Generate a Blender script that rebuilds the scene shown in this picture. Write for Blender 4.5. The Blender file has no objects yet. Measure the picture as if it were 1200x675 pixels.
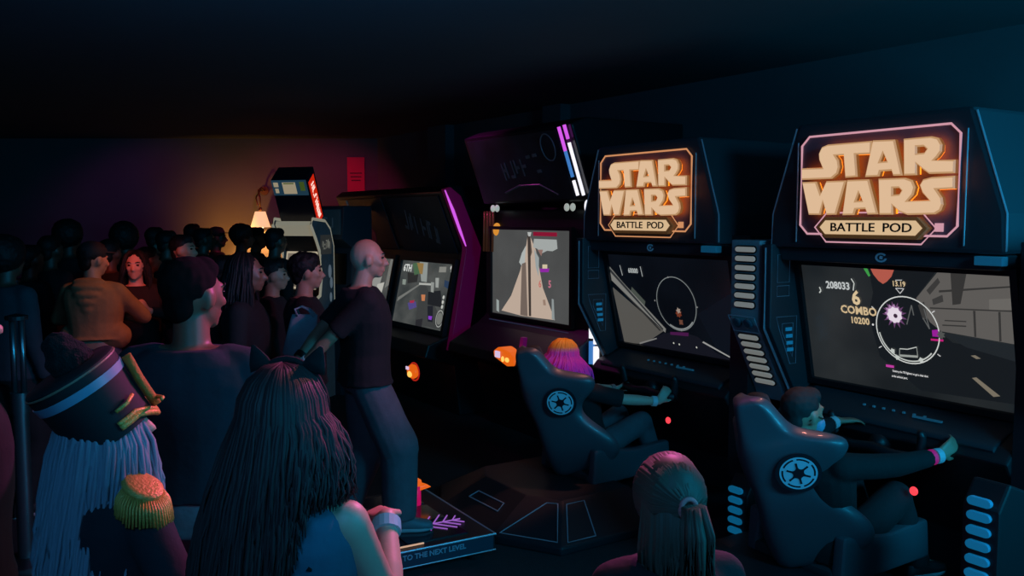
import bpy, bmesh, math, random
from mathutils import Vector, Matrix, Euler, noise
random.seed(7)
PI = math.pi
SC = bpy.context.scene
COL = SC.collection
# ------------------------------------------------------------------ camera, world, exposure
FPX, PITCH, CAMH = 1043.0, 0.0786, 1.93
cd = bpy.data.cameras.new('camera'); cam = bpy.data.objects.new('camera', cd); COL.objects.link(cam)
cd.sensor_width = 36.0; cd.lens = FPX / 1200 * 36.0; cd.clip_start = .05
cam.location = (0, 0, CAMH); cam.rotation_euler = (PI / 2 - PITCH, 0, 0)
SC.camera = cam
vs = SC.view_settings
vs.view_transform = 'Standard'; vs.look = 'None'; vs.gamma = 1; vs.use_curve_mapping = False; vs.exposure = 0.0
W = bpy.data.worlds.new('world'); SC.world = W; W.use_nodes = True
W.node_tree.nodes['Background'].inputs[0].default_value = (0.0010, 0.0060, 0.0155, 1)
W.node_tree.nodes['Background'].inputs[1].default_value = 1.0

# ------------------------------------------------------------------ pixel -> place (a survey of the photograph; every point gets its own distance)
def ray(px, py):
    cx, cy = (px - 600) / FPX, (337.5 - py) / FPX
    c, s = math.cos(PITCH), math.sin(PITCH)
    return Vector((cx, c + cy * s, -s + cy * c))
def at(px, py, Y):
    d = ray(px, py); return Vector((0, 0, CAMH)) + d * (Y / d.y)
def onz(px, py, z):
    d = ray(px, py); return Vector((0, 0, CAMH)) + d * ((z - CAMH) / d.z)
class Frame:
    def __init__(s, x, y, th): s.o = Vector((x, y, 0)); s.th = th; s.M = Matrix.Translation(s.o) @ Matrix.Rotation(th, 4, 'Z'); s.I = s.M.inverted()
    def w(s, x, y, z=0): return s.M @ Vector((x, y, z))
    def px(s, px, py, ly):
        o = s.I @ Vector((0, 0, CAMH)); d = s.I.to_3x3() @ ray(px, py); t = (ly - o.y) / d.y; return o + d * t
FP2 = Frame(1.8562, 4.5424, -1.0202); FP1 = Frame(.9157, 6.0634, -.9933)

def area(name, loc, target, size, col, power, spread=180):
    d = bpy.data.lights.new(name, 'AREA'); d.shape = 'DISK'; d.size = size; d.color = col; d.energy = power
    d.spread = math.radians(spread)
    o = bpy.data.objects.new(name, d); COL.objects.link(o); o.location = loc
    o.rotation_euler = (Vector(target) - Vector(loc)).to_track_quat('-Z', 'Y').to_euler(); return o
def spot(name, loc, target, deg, col, power, rad=.06, blend=.6):
    d = bpy.data.lights.new(name, 'SPOT'); d.spot_size = math.radians(deg); d.spot_blend = blend
    d.color = col; d.energy = power; d.shadow_soft_size = rad
    o = bpy.data.objects.new(name, d); COL.objects.link(o); o.location = loc
    o.rotation_euler = (Vector(target) - Vector(loc)).to_track_quat('-Z', 'Y').to_euler(); return o
BLUE = (.012, .40, .74); TEAL = (.05, .36, .80); PINK = (.85, .12, .55); AMBER = (1, .36, .06)
area('blue_wash', (2.7, .9, 2.95), (2.0, 4.6, .9), 1.0, BLUE, 145)
area('blue_wall_wash', (3.6, 1.9, 1.7), (2.6, 4.0, 3.1), .8, BLUE, 105)
area('teal_house_light', (-.5, -.35, 2.98), (-.35, 2.2, .9), .9, TEAL, 24, 120)
area('added_ceiling_fill', (-1.0, 3.4, 2.3), (-1.5, 4.5, 4), 3.0, (.03, .20, .52), 20)  # unseen area lamp added in mid-room to lift the dark ceiling
spot('navy_left_wash', (-6.5, 6.0, 2.9), (-7.0, 12.5, 1.8), 110, (.04, .33, .60), 16)
spot('pink_spot', (1.0, 4.6, 2.98), (-.5, 2.6, 1.2), 95, PINK, 380)
spot('pink_spot_platform', (1.05, 3.75, 2.95), (-.8, 5.0, 1.5), 34, (.95, .20, .45), 130)
spot('amber_spot', (.75, 3.55, 2.98), (.35, 1.8, 1.2), 110, (1, .24, .22), 90)
for k, q in enumerate((FP2.w(.25, -.25, 2.98), FP1.w(.2, -.25, 2.98))): spot('added_seat_spot', q, (FP2, FP1)[k].w(-.03, -.72, 1.05), 21, (1, .34, .26), (50, 85)[k])  # added spots stand in for sign light on heads and headrests
spot('purple_wall_spot', (-5.0, 10.6, 2.98), (-5.0, 12.5, 1.0), 105, (.50, .06, .50), 34)
spot('magenta_wall_spot', (-2.6, 10.6, 2.98), (-2.8, 12.5, 1.0), 105, (.80, .05, .22), 95)
spot('magenta_row_spot', (-.6, 8.0, 2.95), (.8, 8.0, 1.5), 84, (.75, .04, .50), 20)
spot('red_floor_spot', (-1.9, 5.0, 2.95), (-2.95, 7.0, 1.55), 20, (1, .10, .03), 170)
spot('amber_floor_spot', (-1.0, 6.1, 2.95), (-2.95, 6.4, 1.3), 19, (1, .33, .10), 70)
spot('added_amber_wall_spot', (-3.9, 11.75, 1.50), (-3.8, 12.5, 1.78), 135, (1, .42, .05), 66, .05, 1.0)  # unseen spot added behind the crowd to widen the amber wall glow

def s2l(c):
    return tuple(((v / 255) / 12.92 if v <= 10 else ((v / 255 + .055) / 1.055) ** 2.4) for v in c)
MATS = {}
def mat(name, rgb, rough=.55, metal=0, emit=None, es=1.0, bump=0, bscale=60, var=0, vscale=6, spec=.5, coat=0):
    if name in MATS: return MATS[name]
    m = bpy.data.materials.new(name); m.use_nodes = True; MATS[name] = m
    nt = m.node_tree; b = nt.nodes['Principled BSDF']
    c = s2l(rgb)
    b.inputs['Base Color'].default_value = (*c, 1); b.inputs['Roughness'].default_value = rough
    b.inputs['Metallic'].default_value = metal; b.inputs['Specular IOR Level'].default_value = spec
    b.inputs['Coat Weight'].default_value = coat
    if emit:
        b.inputs['Emission Color'].default_value = (*s2l(emit), 1); b.inputs['Emission Strength'].default_value = es
    if bump or var:
        tc = nt.nodes.new('ShaderNodeTexCoord'); n = nt.nodes.new('ShaderNodeTexNoise')
        n.inputs['Scale'].default_value = bscale if bump else vscale; n.inputs['Detail'].default_value = 4
        nt.links.new(tc.outputs['Object'], n.inputs['Vector'])
        if bump:
            bp = nt.nodes.new('ShaderNodeBump'); bp.inputs['Strength'].default_value = bump; bp.inputs['Distance'].default_value = .01
            nt.links.new(n.outputs['Fac'], bp.inputs['Height']); nt.links.new(bp.outputs['Normal'], b.inputs['Normal'])
        if var:
            n2 = nt.nodes.new('ShaderNodeTexNoise'); n2.inputs['Scale'].default_value = vscale; n2.inputs['Detail'].default_value = 5
            nt.links.new(tc.outputs['Object'], n2.inputs['Vector'])
            r = nt.nodes.new('ShaderNodeValToRGB')
            r.color_ramp.elements[0].position = .3; r.color_ramp.elements[1].position = .75
            r.color_ramp.elements[0].color = (*[v * (1 - var) for v in c], 1); r.color_ramp.elements[1].color = (*[min(1, v * (1 + var)) for v in c], 1)
            nt.links.new(n2.outputs['Fac'], r.inputs['Fac']); nt.links.new(r.outputs['Color'], b.inputs['Base Color'])
    return m
def glow(name, rgb, es=1.0):
    return mat(name, (4, 4, 4), rough=.4, emit=rgb, es=es)

# ------------------------------------------------------------------ mesh helpers
def link(name, me, m, parent=None, smooth=False):
    o = bpy.data.objects.new(name, me); COL.objects.link(o)
    for x in (m if isinstance(m, (list, tuple)) else [m]):
        if x is not None and x.name not in [q.name for q in me.materials if q]: me.materials.append(x)
    if parent is not None: o.parent = parent
    if smooth:
        for p in me.polygons: p.use_smooth = True
    return o
def fin(name, bm, m, parent=None, smooth=False, bevel=0, seg=2, auto=None):
    bmesh.ops.recalc_face_normals(bm, faces=bm.faces[:])
    if bevel:
        es = [e for e in bm.edges if len(e.link_faces) == 2 and e.calc_face_angle(0) > .5]
        bmesh.ops.bevel(bm, geom=es, offset=bevel, segments=seg, affect='EDGES', profile=.6)
    me = bpy.data.meshes.new(name); bm.to_mesh(me); bm.free()
    o = link(name, me, m, parent, smooth)
    if auto:
        for p in me.polygons: p.use_smooth = True
        try: me.set_sharp_from_angle(angle=auto)
        except Exception: pass
    return o
def box(bm, c, s, M=None):
    hx, hy, hz = [v / 2 for v in s]; c = Vector(c)
    vs = [bm.verts.new((M @ (c + Vector((x * hx, y * hy, z * hz)))) if M else c + Vector((x * hx, y * hy, z * hz))) for x in (-1, 1) for y in (-1, 1) for z in (-1, 1)]
    for f in ((0, 1, 3, 2), (4, 6, 7, 5), (0, 4, 5, 1), (2, 3, 7, 6), (0, 2, 6, 4), (1, 5, 7, 3)): bm.faces.new([vs[i] for i in f])
def prism(bm, pts, axis, a, b):
    """polygon pts extruded along an axis between a and b: axis 'x' -> pts are (y,z); 'y' -> (x,z); 'z' -> (x,y)"""
    def mk(p, t): return {'x': (t, p[0], p[1]), 'y': (p[0], t, p[1]), 'z': (p[0], p[1], t)}[axis]
    A = [bm.verts.new(mk(p, a)) for p in pts]; B = [bm.verts.new(mk(p, b)) for p in pts]
    bm.faces.new(A); bm.faces.new(B[::-1]); n = len(pts)
    for i in range(n): bm.faces.new((A[i], A[(i + 1) % n], B[(i + 1) % n], B[i]))
def loft(bm, rings, cap=True, closed=False):
    R = [[bm.verts.new(p) for p in r] for r in rings]; n = len(R[0])
    for i in range(len(R) - (0 if closed else 1)):
        a, b = R[i], R[(i + 1) % len(R)]
        for j in range(n): bm.faces.new((a[j], a[(j + 1) % n], b[(j + 1) % n], b[j]))
    if cap and not closed: bm.faces.new(R[0][::-1]); bm.faces.new(R[-1])
def basis(d):
    d = Vector(d).normalized(); u = d.cross(Vector((0, 0, 1)))
    if u.length < 1e-4: u = Vector((1, 0, 0))
    u.normalize(); return u, u.cross(d).normalized(), d
def tube(bm, pts, r, seg=8, flat=1.0):
    pts = [Vector(p) for p in pts]; rs = r if isinstance(r, (list, tuple)) else [r] * len(pts); rings = []
    for i, p in enumerate(pts):
        d = pts[min(i + 1, len(pts) - 1)] - pts[max(i - 1, 0)]
        if d.length < 1e-7: d = Vector((0, 0, 1))
        u, v, _ = basis(d)
        rings.append([p + u * rs[i] * math.cos(2 * PI * k / seg) + v * rs[i] * flat * math.sin(2 * PI * k / seg) for k in range(seg)])
    loft(bm, rings)
def loop_tube(bm, pts, r, seg=6):
    pts = [Vector(p) for p in pts]; n = len(pts); rings = []
    for i, p in enumerate(pts):
        d = (pts[(i + 1) % n] - pts[i - 1]); u, v, _ = basis(d)
        rings.append([p + u * r * math.cos(2 * PI * k / seg) + v * r * math.sin(2 * PI * k / seg) for k in range(seg)])
    loft(bm, rings, closed=True)
def cone(bm, p, q, r1, r2, seg=14, rnd=True, rnd2=None):
    p, q = Vector(p), Vector(q); u, v, d = basis(q - p); rings = []
    def ring(c, r): rings.append([c + u * r * math.cos(2 * PI * k / seg) + v * r * math.sin(2 * PI * k / seg) for k in range(seg)])
    if rnd:
        for a in (80, 55, 28): ring(p - d * r1 * math.sin(math.radians(a)), r1 * math.cos(math.radians(a)))
    ring(p, r1); ring(p.lerp(q, .5), (r1 + r2) / 2); ring(q, r2)
    if rnd if rnd2 is None else rnd2:
        for a in (28, 55, 80): ring(q + d * r2 * math.sin(math.radians(a)), r2 * math.cos(math.radians(a)))
    loft(bm, rings)
def ell(bm, c, r, M=None, u=16, v=10):
    T = (M or Matrix.Identity(4)) @ Matrix.Translation(Vector(c)) @ Matrix.Diagonal((*r, 1))
    bmesh.ops.create_uvsphere(bm, u_segments=u, v_segments=v, radius=1, matrix=T)
def lathe(bm, prof, c=(0, 0, 0), seg=24):
    c = Vector(c)
    loft(bm, [[c + Vector((max(r, 1e-4) * math.cos(2 * PI * k / seg), max(r, 1e-4) * math.sin(2 * PI * k / seg), z)) for k in range(seg)] for r, z in prof])
def pill(cx, cz, w, h, n=6):
    r = h / 2; a = []
    for s, st in ((1, -PI / 2), (-1, PI / 2)):
        for k in range(n + 1):
            t = st + PI * k / n; a.append((cx + s * (w / 2 - r) + r * math.cos(t), cz + r * math.sin(t)))
    return a
def circ(cx, cz, r, n=32, r2=None):
    return [(cx + r * math.cos(2 * PI * k / n), cz + (r2 or r) * math.sin(2 * PI * k / n)) for k in range(n)]
TRASH = []
WORK = bpy.data.scenes.new('workbench')
def baked(o):
    WORK.collection.objects.link(o); 
    with bpy.context.temp_override(scene=WORK, view_layer=WORK.view_layers[0]):
        dg = bpy.context.evaluated_depsgraph_get(); me = bpy.data.meshes.new_from_object(o.evaluated_get(dg))
    WORK.collection.objects.unlink(o); return me
def remesh(name, bm, vox, m, parent=None, smooth=4, ns=0, nscale=30, cut=None):
    """one continuous surface grown round all the shapes in bm"""
    me = bpy.data.meshes.new(name); bmesh.ops.recalc_face_normals(bm, faces=bm.faces[:]); bm.to_mesh(me); bm.free()
    o = bpy.data.objects.new(name, me)
    r = o.modifiers.new('r', 'REMESH'); r.mode = 'VOXEL'; r.voxel_size = vox
    if smooth: s = o.modifiers.new('s', 'SMOOTH'); s.factor = .5; s.iterations = smooth
    me2 = baked(o); TRASH.extend((o, me)); me2.name = name; o = bpy.data.objects.new(name, me2); COL.objects.link(o)
    if ns:
        nv = [v.co + v.normal * (ns * noise.noise(v.co * nscale)) for v in me2.vertices]
        me2.vertices.foreach_set('co', [c for p in nv for c in p]); me2.update()
    me2.materials.clear(); me2.materials.append(m)
    for p in me2.polygons: p.use_smooth = True
    if parent is not None: o.parent = parent
    return o
def text_bm(s, size=1, extrude=.003, sx=1, align='CENTER', bold=0, res=3):
    """letters standing in the x-z plane, facing -y"""
    c = bpy.data.curves.new('t', 'FONT'); c.body = s; c.size = size; c.extrude = extrude; c.align_x = align; c.align_y = 'CENTER'; c.offset = bold; c.resolution_u = res
    o = bpy.data.objects.new('t', c); me = baked(o); bpy.data.objects.remove(o); bpy.data.curves.remove(c)
    bm = bmesh.new(); bm.from_mesh(me); bpy.data.meshes.remove(me)
    bmesh.ops.transform(bm, matrix=Matrix.Diagonal((sx, 1, 1, 1)), verts=bm.verts); bmesh.ops.transform(bm, matrix=Matrix.Rotation(PI / 2, 4, 'X'), verts=bm.verts)
    return bm
def add_bm(dst, src, M=None):
    if M is not None: bmesh.ops.transform(src, matrix=M, verts=src.verts)
    me = bpy.data.meshes.new('tmp'); src.to_mesh(me); src.free(); dst.from_mesh(me); bpy.data.meshes.remove(me)
def thing(name, label, cat, loc=(0, 0, 0), rz=0, group=None):
    o = bpy.data.objects.new(name, None); COL.objects.link(o); o.location = loc; o.rotation_euler = (0, 0, rz); o.empty_display_size = .1
    o['label'] = label; o['category'] = cat
    if group: o['group'] = group
    return o
def tag(o, label, cat, group=None):
    o['label'] = label; o['category'] = cat
    if group: o['group'] = group
    return o
def struct(o): o['kind'] = 'structure'; return o
def B(): return bmesh.new()
def poly_holes(bm, outer, holes, y0, y1, bev=0):
    """solid letter from an outline with holes, standing in x-z between depths y0 (front) and y1"""
    def inset(pts, d, sign):
        n = len(pts); out = []
        for i in range(n):
            a, b, c = Vector(pts[i - 1]), Vector(pts[i]), Vector(pts[(i + 1) % n])
            e1 = (b - a).normalized(); e2 = (c - b).normalized(); n1 = Vector((-e1.y, e1.x)); n2 = Vector((-e2.y, e2.x))
            k = n1 + n2; k = k / max(.45, k.length_squared / 2) if k.length > 1e-6 else n1
            k = k * (1 if k.length < 2 else 2 / k.length)
            out.append(tuple(b + k * d * sign))
        return out
    def ori(pts): return sum(pts[i - 1][0] * pts[i][1] - pts[i][0] * pts[i - 1][1] for i in range(len(pts)))
    outer = outer if ori(outer) > 0 else outer[::-1]; holes = [h if ori(h) < 0 else h[::-1] for h in holes]
    loops = [outer] + holes
    front = [inset(l, bev, 1) for l in loops] if bev else loops
    yb = y0 + bev
    es = []
    for l, f in zip(loops, front):
        F = [bm.verts.new((x, y0, z)) for x, z in f]; n = len(F)
        Mv = [bm.verts.new((x, yb, z)) for x, z in l] if bev else F
        Bk = [bm.verts.new((x, y1, z)) for x, z in l]
        for i in range(n):
            j = (i + 1) % n
            if bev: bm.faces.new((F[i], F[j], Mv[j], Mv[i])).material_index = 1
            bm.faces.new((Mv[i], Mv[j], Bk[j], Bk[i])).material_index = 2
            es.append(bm.edges.get((F[i], F[j])))
    bmesh.ops.triangle_fill(bm, use_beauty=True, use_dissolve=False, edges=es)
# ---- survey of the sign letters and of the pictures on the displays
LOGO = {'S': ([(-0.415, 2.197), (-0.277, 2.194), (-0.299, 2.236), (-0.303, 2.268), (-0.284, 2.302), (-0.246, 2.313), (0.021, 2.313), (0.021, 2.248), (-0.071, 2.25), (-0.057, 2.138), (-0.132, 2.136), (-0.146, 2.251), (-0.195, 2.253), (-0.175, 2.229), (-0.167, 2.192), (-0.177, 2.159), (-0.214, 2.134), (-0.413, 2.135)], []), 'A': ([(0.025, 2.315), (0.15, 2.31), (0.199, 2.134), (0.146, 2.135), (0.136, 2.16), (0.076, 2.159), (0.069, 2.135), (-0.014, 2.135)], [[(0.089, 2.247), (0.073, 2.207), (0.108, 2.208)]]), 'R': ([(0.196, 2.31), (0.342, 2.311), (0.379, 2.3), (0.398, 2.27), (0.397, 2.237), (0.376, 2.21), (0.359, 2.199), (0.466, 2.196), (0.466, 2.134), (0.337, 2.136), (0.302, 2.16), (0.273, 2.185), (0.275, 2.133), (0.204, 2.134)], [[(0.27, 2.266), (0.305, 2.266), (0.32, 2.253), (0.308, 2.237), (0.271, 2.236)]]), 'W': ([(-0.409, 2.123), (-0.311, 2.122), (-0.283, 2.058), (-0.249, 2.123), (-0.124, 2.122), (-0.18, 1.947), (-0.243, 1.946), (-0.264, 2.019), (-0.28, 1.946), (-0.359, 1.947)], []), 'A2': ([(-0.12, 2.124), (0.011, 2.123), (0.07, 1.948), (0.007, 1.947), (-0.006, 1.975), (-0.061, 1.973), (-0.07, 1.945), (-0.143, 1.944)], [[(-0.045, 2.058), (-0.06, 2.016), (-0.026, 2.017)]]), 'RS': ([(0.064, 2.124), (0.212, 2.123), (0.253, 2.109), (0.269, 2.076), (0.26, 2.04), (0.229, 2.011), (0.342, 2.013), (0.306, 2.048), (0.29, 2.085), (0.307, 2.112), (0.35, 2.121), (0.466, 2.123), (0.468, 2.063), (0.379, 2.062), (0.408, 2.025), (0.415, 1.992), (0.404, 1.964), (0.375, 1.947), (0.232, 1.944), (0.186, 1.96), (0.152, 1.989), (0.154, 1.946), (0.076, 1.946)], [[(0.149, 2.075), (0.181, 2.075), (0.195, 2.062), (0.184, 2.045), (0.15, 2.043)]])}
PIC = {'P2': {'dark': [(0.371, 0.0), (0.688, 0.007), (0.59, 0.209), (0.68, 0.458), (0.736, 0.533), (1.022, 0.551), (1.024, 0.929), (0.569, 0.953), (0.382, 0.725), (0.345, 0.393), (0.381, 0.201)], 'wall': [(0.589, 0.218), (0.695, 0.01), (1.018, -0.004), (1.002, 0.49), (0.69, 0.456), (0.642, 0.395)], 'wall2': [(0.904, 0.182), (1.01, 0.159), (1.006, 0.239), (0.901, 0.264)], 'w_l1': [(0.648, 0.279), (1.006, 0.247), (1.006, 0.257), (0.648, 0.29)], 'w_l2': [(0.696, 0.143), (1.013, 0.071), (1.013, 0.082), (0.695, 0.16)], 'w_l3': [(0.753, 0.009), (0.82, 0.008), (0.785, 0.233), (0.75, 0.246)], 'w_l4': [(0.835, 0.275), (0.845, 0.274), (0.84, 0.468), (0.831, 0.47)], 'w_l5': [(0.937, 0.267), (0.946, 0.265), (0.941, 0.479), (0.932, 0.481)], 'w_l6': [(0.698, 0.402), (0.801, 0.391), (0.801, 0.401), (0.697, 0.412)], 'w_l7': [(0.71, 0.365), (0.803, 0.356), (0.803, 0.365), (0.709, 0.374)], 'w_b1': [(0.64, 0.15), (0.696, 0.049), (0.705, 0.082), (0.654, 0.183)], 'w_b2': [(0.662, 0.216), (0.71, 0.175), (0.712, 0.226), (0.665, 0.259)], 'w_b3': [(0.595, 0.27), (0.625, 0.239), (0.633, 0.37), (0.612, 0.382)], 'under': [(0.689, 0.464), (1.006, 0.498), (1.01, 0.619), (0.793, 0.555)], 'dash1': [(0.807, 0.784), (0.826, 0.774), (0.919, 0.888), (0.891, 0.902)], 'dash2': [(0.81, 0.614), (0.829, 0.606), (0.852, 0.626), (0.833, 0.634)], 'orb': [(0.38, -0.001), (0.501, -0.004), (0.482, 0.062), (0.457, 0.104), (0.437, 0.125), (0.416, 0.102), (0.393, 0.053)], 'green': [(0.345, 0.006), (0.365, 0.004), (0.378, 0.064), (0.368, 0.074)], 'mag1': [(0.649, 0.455), (0.68, 0.443), (0.683, 0.501), (0.649, 0.503)], 'mag2': [(0.64, 0.522), (0.697, 0.517), (0.696, 0.533), (0.64, 0.537)], 'ctr': [(0.532, 0.478)], 'burst': [(0.48, 0.366)], 'e1': [(0.366, 0.464)], 'e2': [(0.689, 0.482)], 'e3': [(0.526, 0.209)], 'e4': [(0.538, 0.751)], 't_score': [(0.2, 0.167)], 't_six': [(0.291, 0.273)], 't_combo': [(0.297, 0.363)], 't_val': [(0.299, 0.429)], 't_time': [(0.515, 0.116)], 't_m1': [(0.528, 0.827)], 't_m2': [(0.475, 0.87)], 't_m0': [(0.452, 0.792)], 'hb1': [(0.278, 0.098), (0.291, 0.134), (0.282, 0.195)], 'hb0': [(0.097, 0.189), (0.104, 0.218), (0.093, 0.239)], 'hx': [(0.49, 0.634), (0.528, 0.63), (0.573, 0.602)], 'hy': [(0.486, 0.69), (0.574, 0.678)], 'h1': [(0.454, 0.66)], 'h2': [(0.474, 0.708)], 'h3': [(0.589, 0.701)], 'tri': [(0.499, 0.15), (0.538, 0.149), (0.518, 0.189)], 't_l': [(0.501, 0.087), (0.533, 0.083)], 'tk1': [(0.368, 0.314), (0.381, 0.334)], 'tk2': [(0.657, 0.318), (0.67, 0.302)], 'tk3': [(0.384, 0.652), (0.399, 0.636)], 'tk4': [(0.665, 0.637), (0.678, 0.652)], 'str1': [(0.534, 0.432), (0.565, 0.275), (0.571, 0.354)], 'str2': [(0.622, 0.292), (0.639, 0.448), (0.613, 0.365)]}, 'P1': {'wall': [(-0.003, 0.378), (0.407, 0.806), (0.216, 0.989), (0.03, 1.012)], 'rail1': [(-0.001, 0.146), (0.103, 0.314), (0.43, 0.777), (0.421, 0.82), (-0.013, 0.288)], 'rail2': [(0.003, 0.171), (0.41, 0.781), (0.401, 0.795), (-0.006, 0.203)], 'rail3': [(-0.015, 0.25), (0.388, 0.802), (0.372, 0.81), (-0.016, 0.281)], 'hull': [(0.181, 0.356), (0.285, 0.504), (0.267, 0.569), (0.163, 0.421)], 'cock': [(0.173, 1.007), (0.404, 0.831), (0.543, 0.779), (0.684, 0.81), (0.808, 0.947), (0.936, 0.997), (0.517, 1.016)], 'l1': [(0.724, 0.849), (0.968, 0.995), (0.952, 0.999), (0.714, 0.863)], 'l2': [(0.174, 0.999), (0.337, 0.907), (0.339, 0.892), (0.176, 0.98)], 'ctr': [(0.547, 0.49)], 'r1': [(0.372, 0.48)], 'r2': [(0.713, 0.5)], 'r3': [(0.513, 0.216)], 'r4': [(0.562, 0.768)], 'fig': [(0.513, 0.507), (0.558, 0.477), (0.591, 0.507), (0.578, 0.593), (0.541, 0.623), (0.511, 0.592)], 'fig2': [(0.51, 0.652), (0.568, 0.63), (0.575, 0.689), (0.54, 0.719), (0.498, 0.708)], 'mg': [(0.465, 0.802), (0.616, 0.781), (0.611, 0.82), (0.462, 0.832)], 'd1': [(0.481, 0.919)], 'd2': [(0.527, 0.923)], 'd3': [(0.665, 0.924)], 't': [(0.216, 0.177)], 'b1': [(0.102, 0.124), (0.113, 0.237)], 'b2': [(0.288, 0.122), (0.295, 0.231)], 'far': [(0.709, 0.571), (1.001, 0.302), (0.954, 0.981), (0.813, 0.899)]}, 'PM': {'tri': [(0.489, 0.023), (0.583, 0.216), (0.674, 0.639), (0.819, 0.972), (0.585, 0.98), (0.397, 0.984), (0.128, 0.96), (0.264, 0.765), (0.384, 0.464), (0.458, 0.194)], 'gl': [(0.458, 0.175), (0.405, 0.263), (0.369, 0.37), (0.406, 0.415), (0.442, 0.384)], 'gr': [(0.563, 0.208), (0.624, 0.306), (0.62, 0.517), (0.584, 0.41)], 'sh1': [(0.406, 0.386), (0.459, 0.364), (0.482, 0.979), (0.386, 0.976)], 'sh2': [(0.479, 0.061), (0.517, 0.06), (0.528, 0.971), (0.499, 0.973)], 'sh3': [(0.517, 0.079), (0.538, 0.246), (0.518, 0.303)], 'bar': [(0.552, 0.018), (0.841, 0.02), (0.841, 0.063), (0.552, 0.063)], 'splat': [(0.562, 0.096), (0.837, 0.097), (0.847, 0.194), (0.79, 0.224), (0.723, 0.222), (0.654, 0.258), (0.604, 0.206), (0.552, 0.19)], 'mask': [(0.608, 0.215), (0.674, 0.212), (0.654, 0.286)], 'fl': [(0.056, 0.832), (0.092, 0.847), (0.093, 0.985), (0.057, 0.971)], 'fr': [(0.781, 0.742), (0.804, 0.748), (0.816, 0.976), (0.782, 0.964)], 'pur': [(0.634, 0.424), (0.752, 0.414), (0.743, 0.455), (0.644, 0.464)], 'yel': [(0.668, 0.376), (0.727, 0.372), (0.727, 0.417), (0.668, 0.421)], 't6': [(0.639, 0.598)], 't5': [(0.758, 0.59)], 'cup': [(0.479, 0.023), (0.531, 0.023), (0.517, 0.07), (0.492, 0.07)], 'sm': [(0.675, 0.766), (0.704, 0.762), (0.714, 0.823), (0.681, 0.828)]}, 'PB': {'t': [(0.129, 0.123)], 'road': [(0.453, 0.34), (0.533, 0.332), (1.049, 0.975), (0.468, 0.98)], 'lane': [(0.023, 0.681), (0.456, 0.35), (0.427, 0.347), (0.035, 0.611)], 'sky': [(0.346, 0.006), (0.509, 0.005), (0.554, 0.308), (0.445, 0.307)], 'yel': [(0.28, 0.022), (0.432, 0.022), (0.446, 0.197), (0.347, 0.184)], 'grn': [(0.214, 0.038), (0.294, 0.021), (0.39, 0.191), (0.286, 0.222)], 'dk1': [(0.137, 0.191), (0.363, 0.193), (0.367, 0.326), (0.179, 0.367)], 'dk2': [(0.616, 0.454), (0.841, 0.407), (0.924, 0.654), (0.648, 0.647)], 'blu': [(0.879, 0.243), (0.998, 0.263), (1.014, 0.388), (0.889, 0.338)], 'bik1': [(0.254, 0.675), (0.413, 0.632), (0.447, 0.717), (0.308, 0.78)], 'bik2': [(0.653, 0.668), (0.756, 0.654), (0.8, 0.897), (0.708, 0.9)], 'rid': [(0.48, 0.912), (0.607, 0.871), (0.611, 1.002), (0.487, 1.0)], 'or': [(0.494, 0.512), (0.573, 0.503), (0.583, 0.6), (0.525, 0.607)], 'pur': [(0.701, 0.814), (0.774, 0.81), (0.772, 0.868), (0.713, 0.866)], 'map': [(0.913, 0.826)], 'w1': [(0.41, 0.333), (0.689, 0.316), (0.697, 0.347), (0.418, 0.365)], 'p1': [(0.708, 0.227), (0.772, 0.221), (0.793, 0.37), (0.741, 0.371)], 'p2': [(0.638, 0.299), (0.698, 0.298), (0.721, 0.453), (0.667, 0.448)], 'n1': [(0.961, 0.051)], 'n2': [(0.978, 0.101)], 'c1': [(0.919, 0.501)], 'c2': [(0.92, 0.573)], 'c3': [(0.922, 0.645)], 'bd1': [(0.745, 0.052), (0.871, 0.042), (0.878, 0.126), (0.752, 0.137)], 'sg': [(0.064, 0.311), (0.136, 0.308), (0.143, 0.394), (0.077, 0.396)], 'rd': [(0.287, 0.637), (0.38, 0.614), (0.377, 0.659), (0.305, 0.673)]}}
# ------------------------------------------------------------------ materials
blackp = mat('black_plastic', (30, 31, 34), .45)
darkp = mat('charcoal_panel', (52, 55, 60), .5, bump=.05, bscale=200)
grayp = mat('slate_panel', (142, 152, 158), .45)
steel = mat('steel', (150, 155, 160), .3, metal=.9)
wallm = mat('dark_paint', (66, 62, 66), .9, bump=.1, bscale=90, var=.08, vscale=2)
ceilm = mat('dark_ceiling_paint', (48, 50, 54), .95, var=.1, vscale=1.5)
floorm = mat('dark_carpet', (30, 32, 36), .95, bump=.5, bscale=150, var=.2, vscale=25)
rubber = mat('rubber', (20, 20, 21), .8)
# ------------------------------------------------------------------ the room
H_ROOM = 3.03
bm = B(); box(bm, (-1.5, 5.5, -.05), (17, 15.4, .1)); struct(fin('floor', bm, floorm))
bm = B(); box(bm, (-1.5, 5.5, H_ROOM + .05), (17, 15.4, .1)); struct(fin('ceiling', bm, ceilm))
bm = B(); box(bm, (-4.6, 12.6, H_ROOM / 2), (10.8, .2, H_ROOM)); struct(fin('wall_back', bm, wallm))
bm = B(); box(bm, (-9.4, 5.5, H_ROOM / 2), (.2, 14, H_ROOM)); struct(fin('wall_left', bm, wallm))
def rowbox(bm, x0, x1, y0, y1, z0, z1):
    c = FP1.M; box(bm, ((x0 + x1) / 2, (y0 + y1) / 2, (z0 + z1) / 2), (abs(x1 - x0), abs(y1 - y0), z1 - z0), c)
bm = B(); rowbox(bm, -7.6, 7.5, 1.18, 1.38, 0, H_ROOM); struct(fin('wall_right', bm, wallm))
for k, (x0, x1) in enumerate(((-5.2, -4.75), (-2.75, -2.45), (3.35, 3.7))):
    bm = B(); rowbox(bm, x0, x1, 1.06, 1.2, 0, H_ROOM); struct(fin('trim_%d' % (k + 1), bm, wallm))
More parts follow.
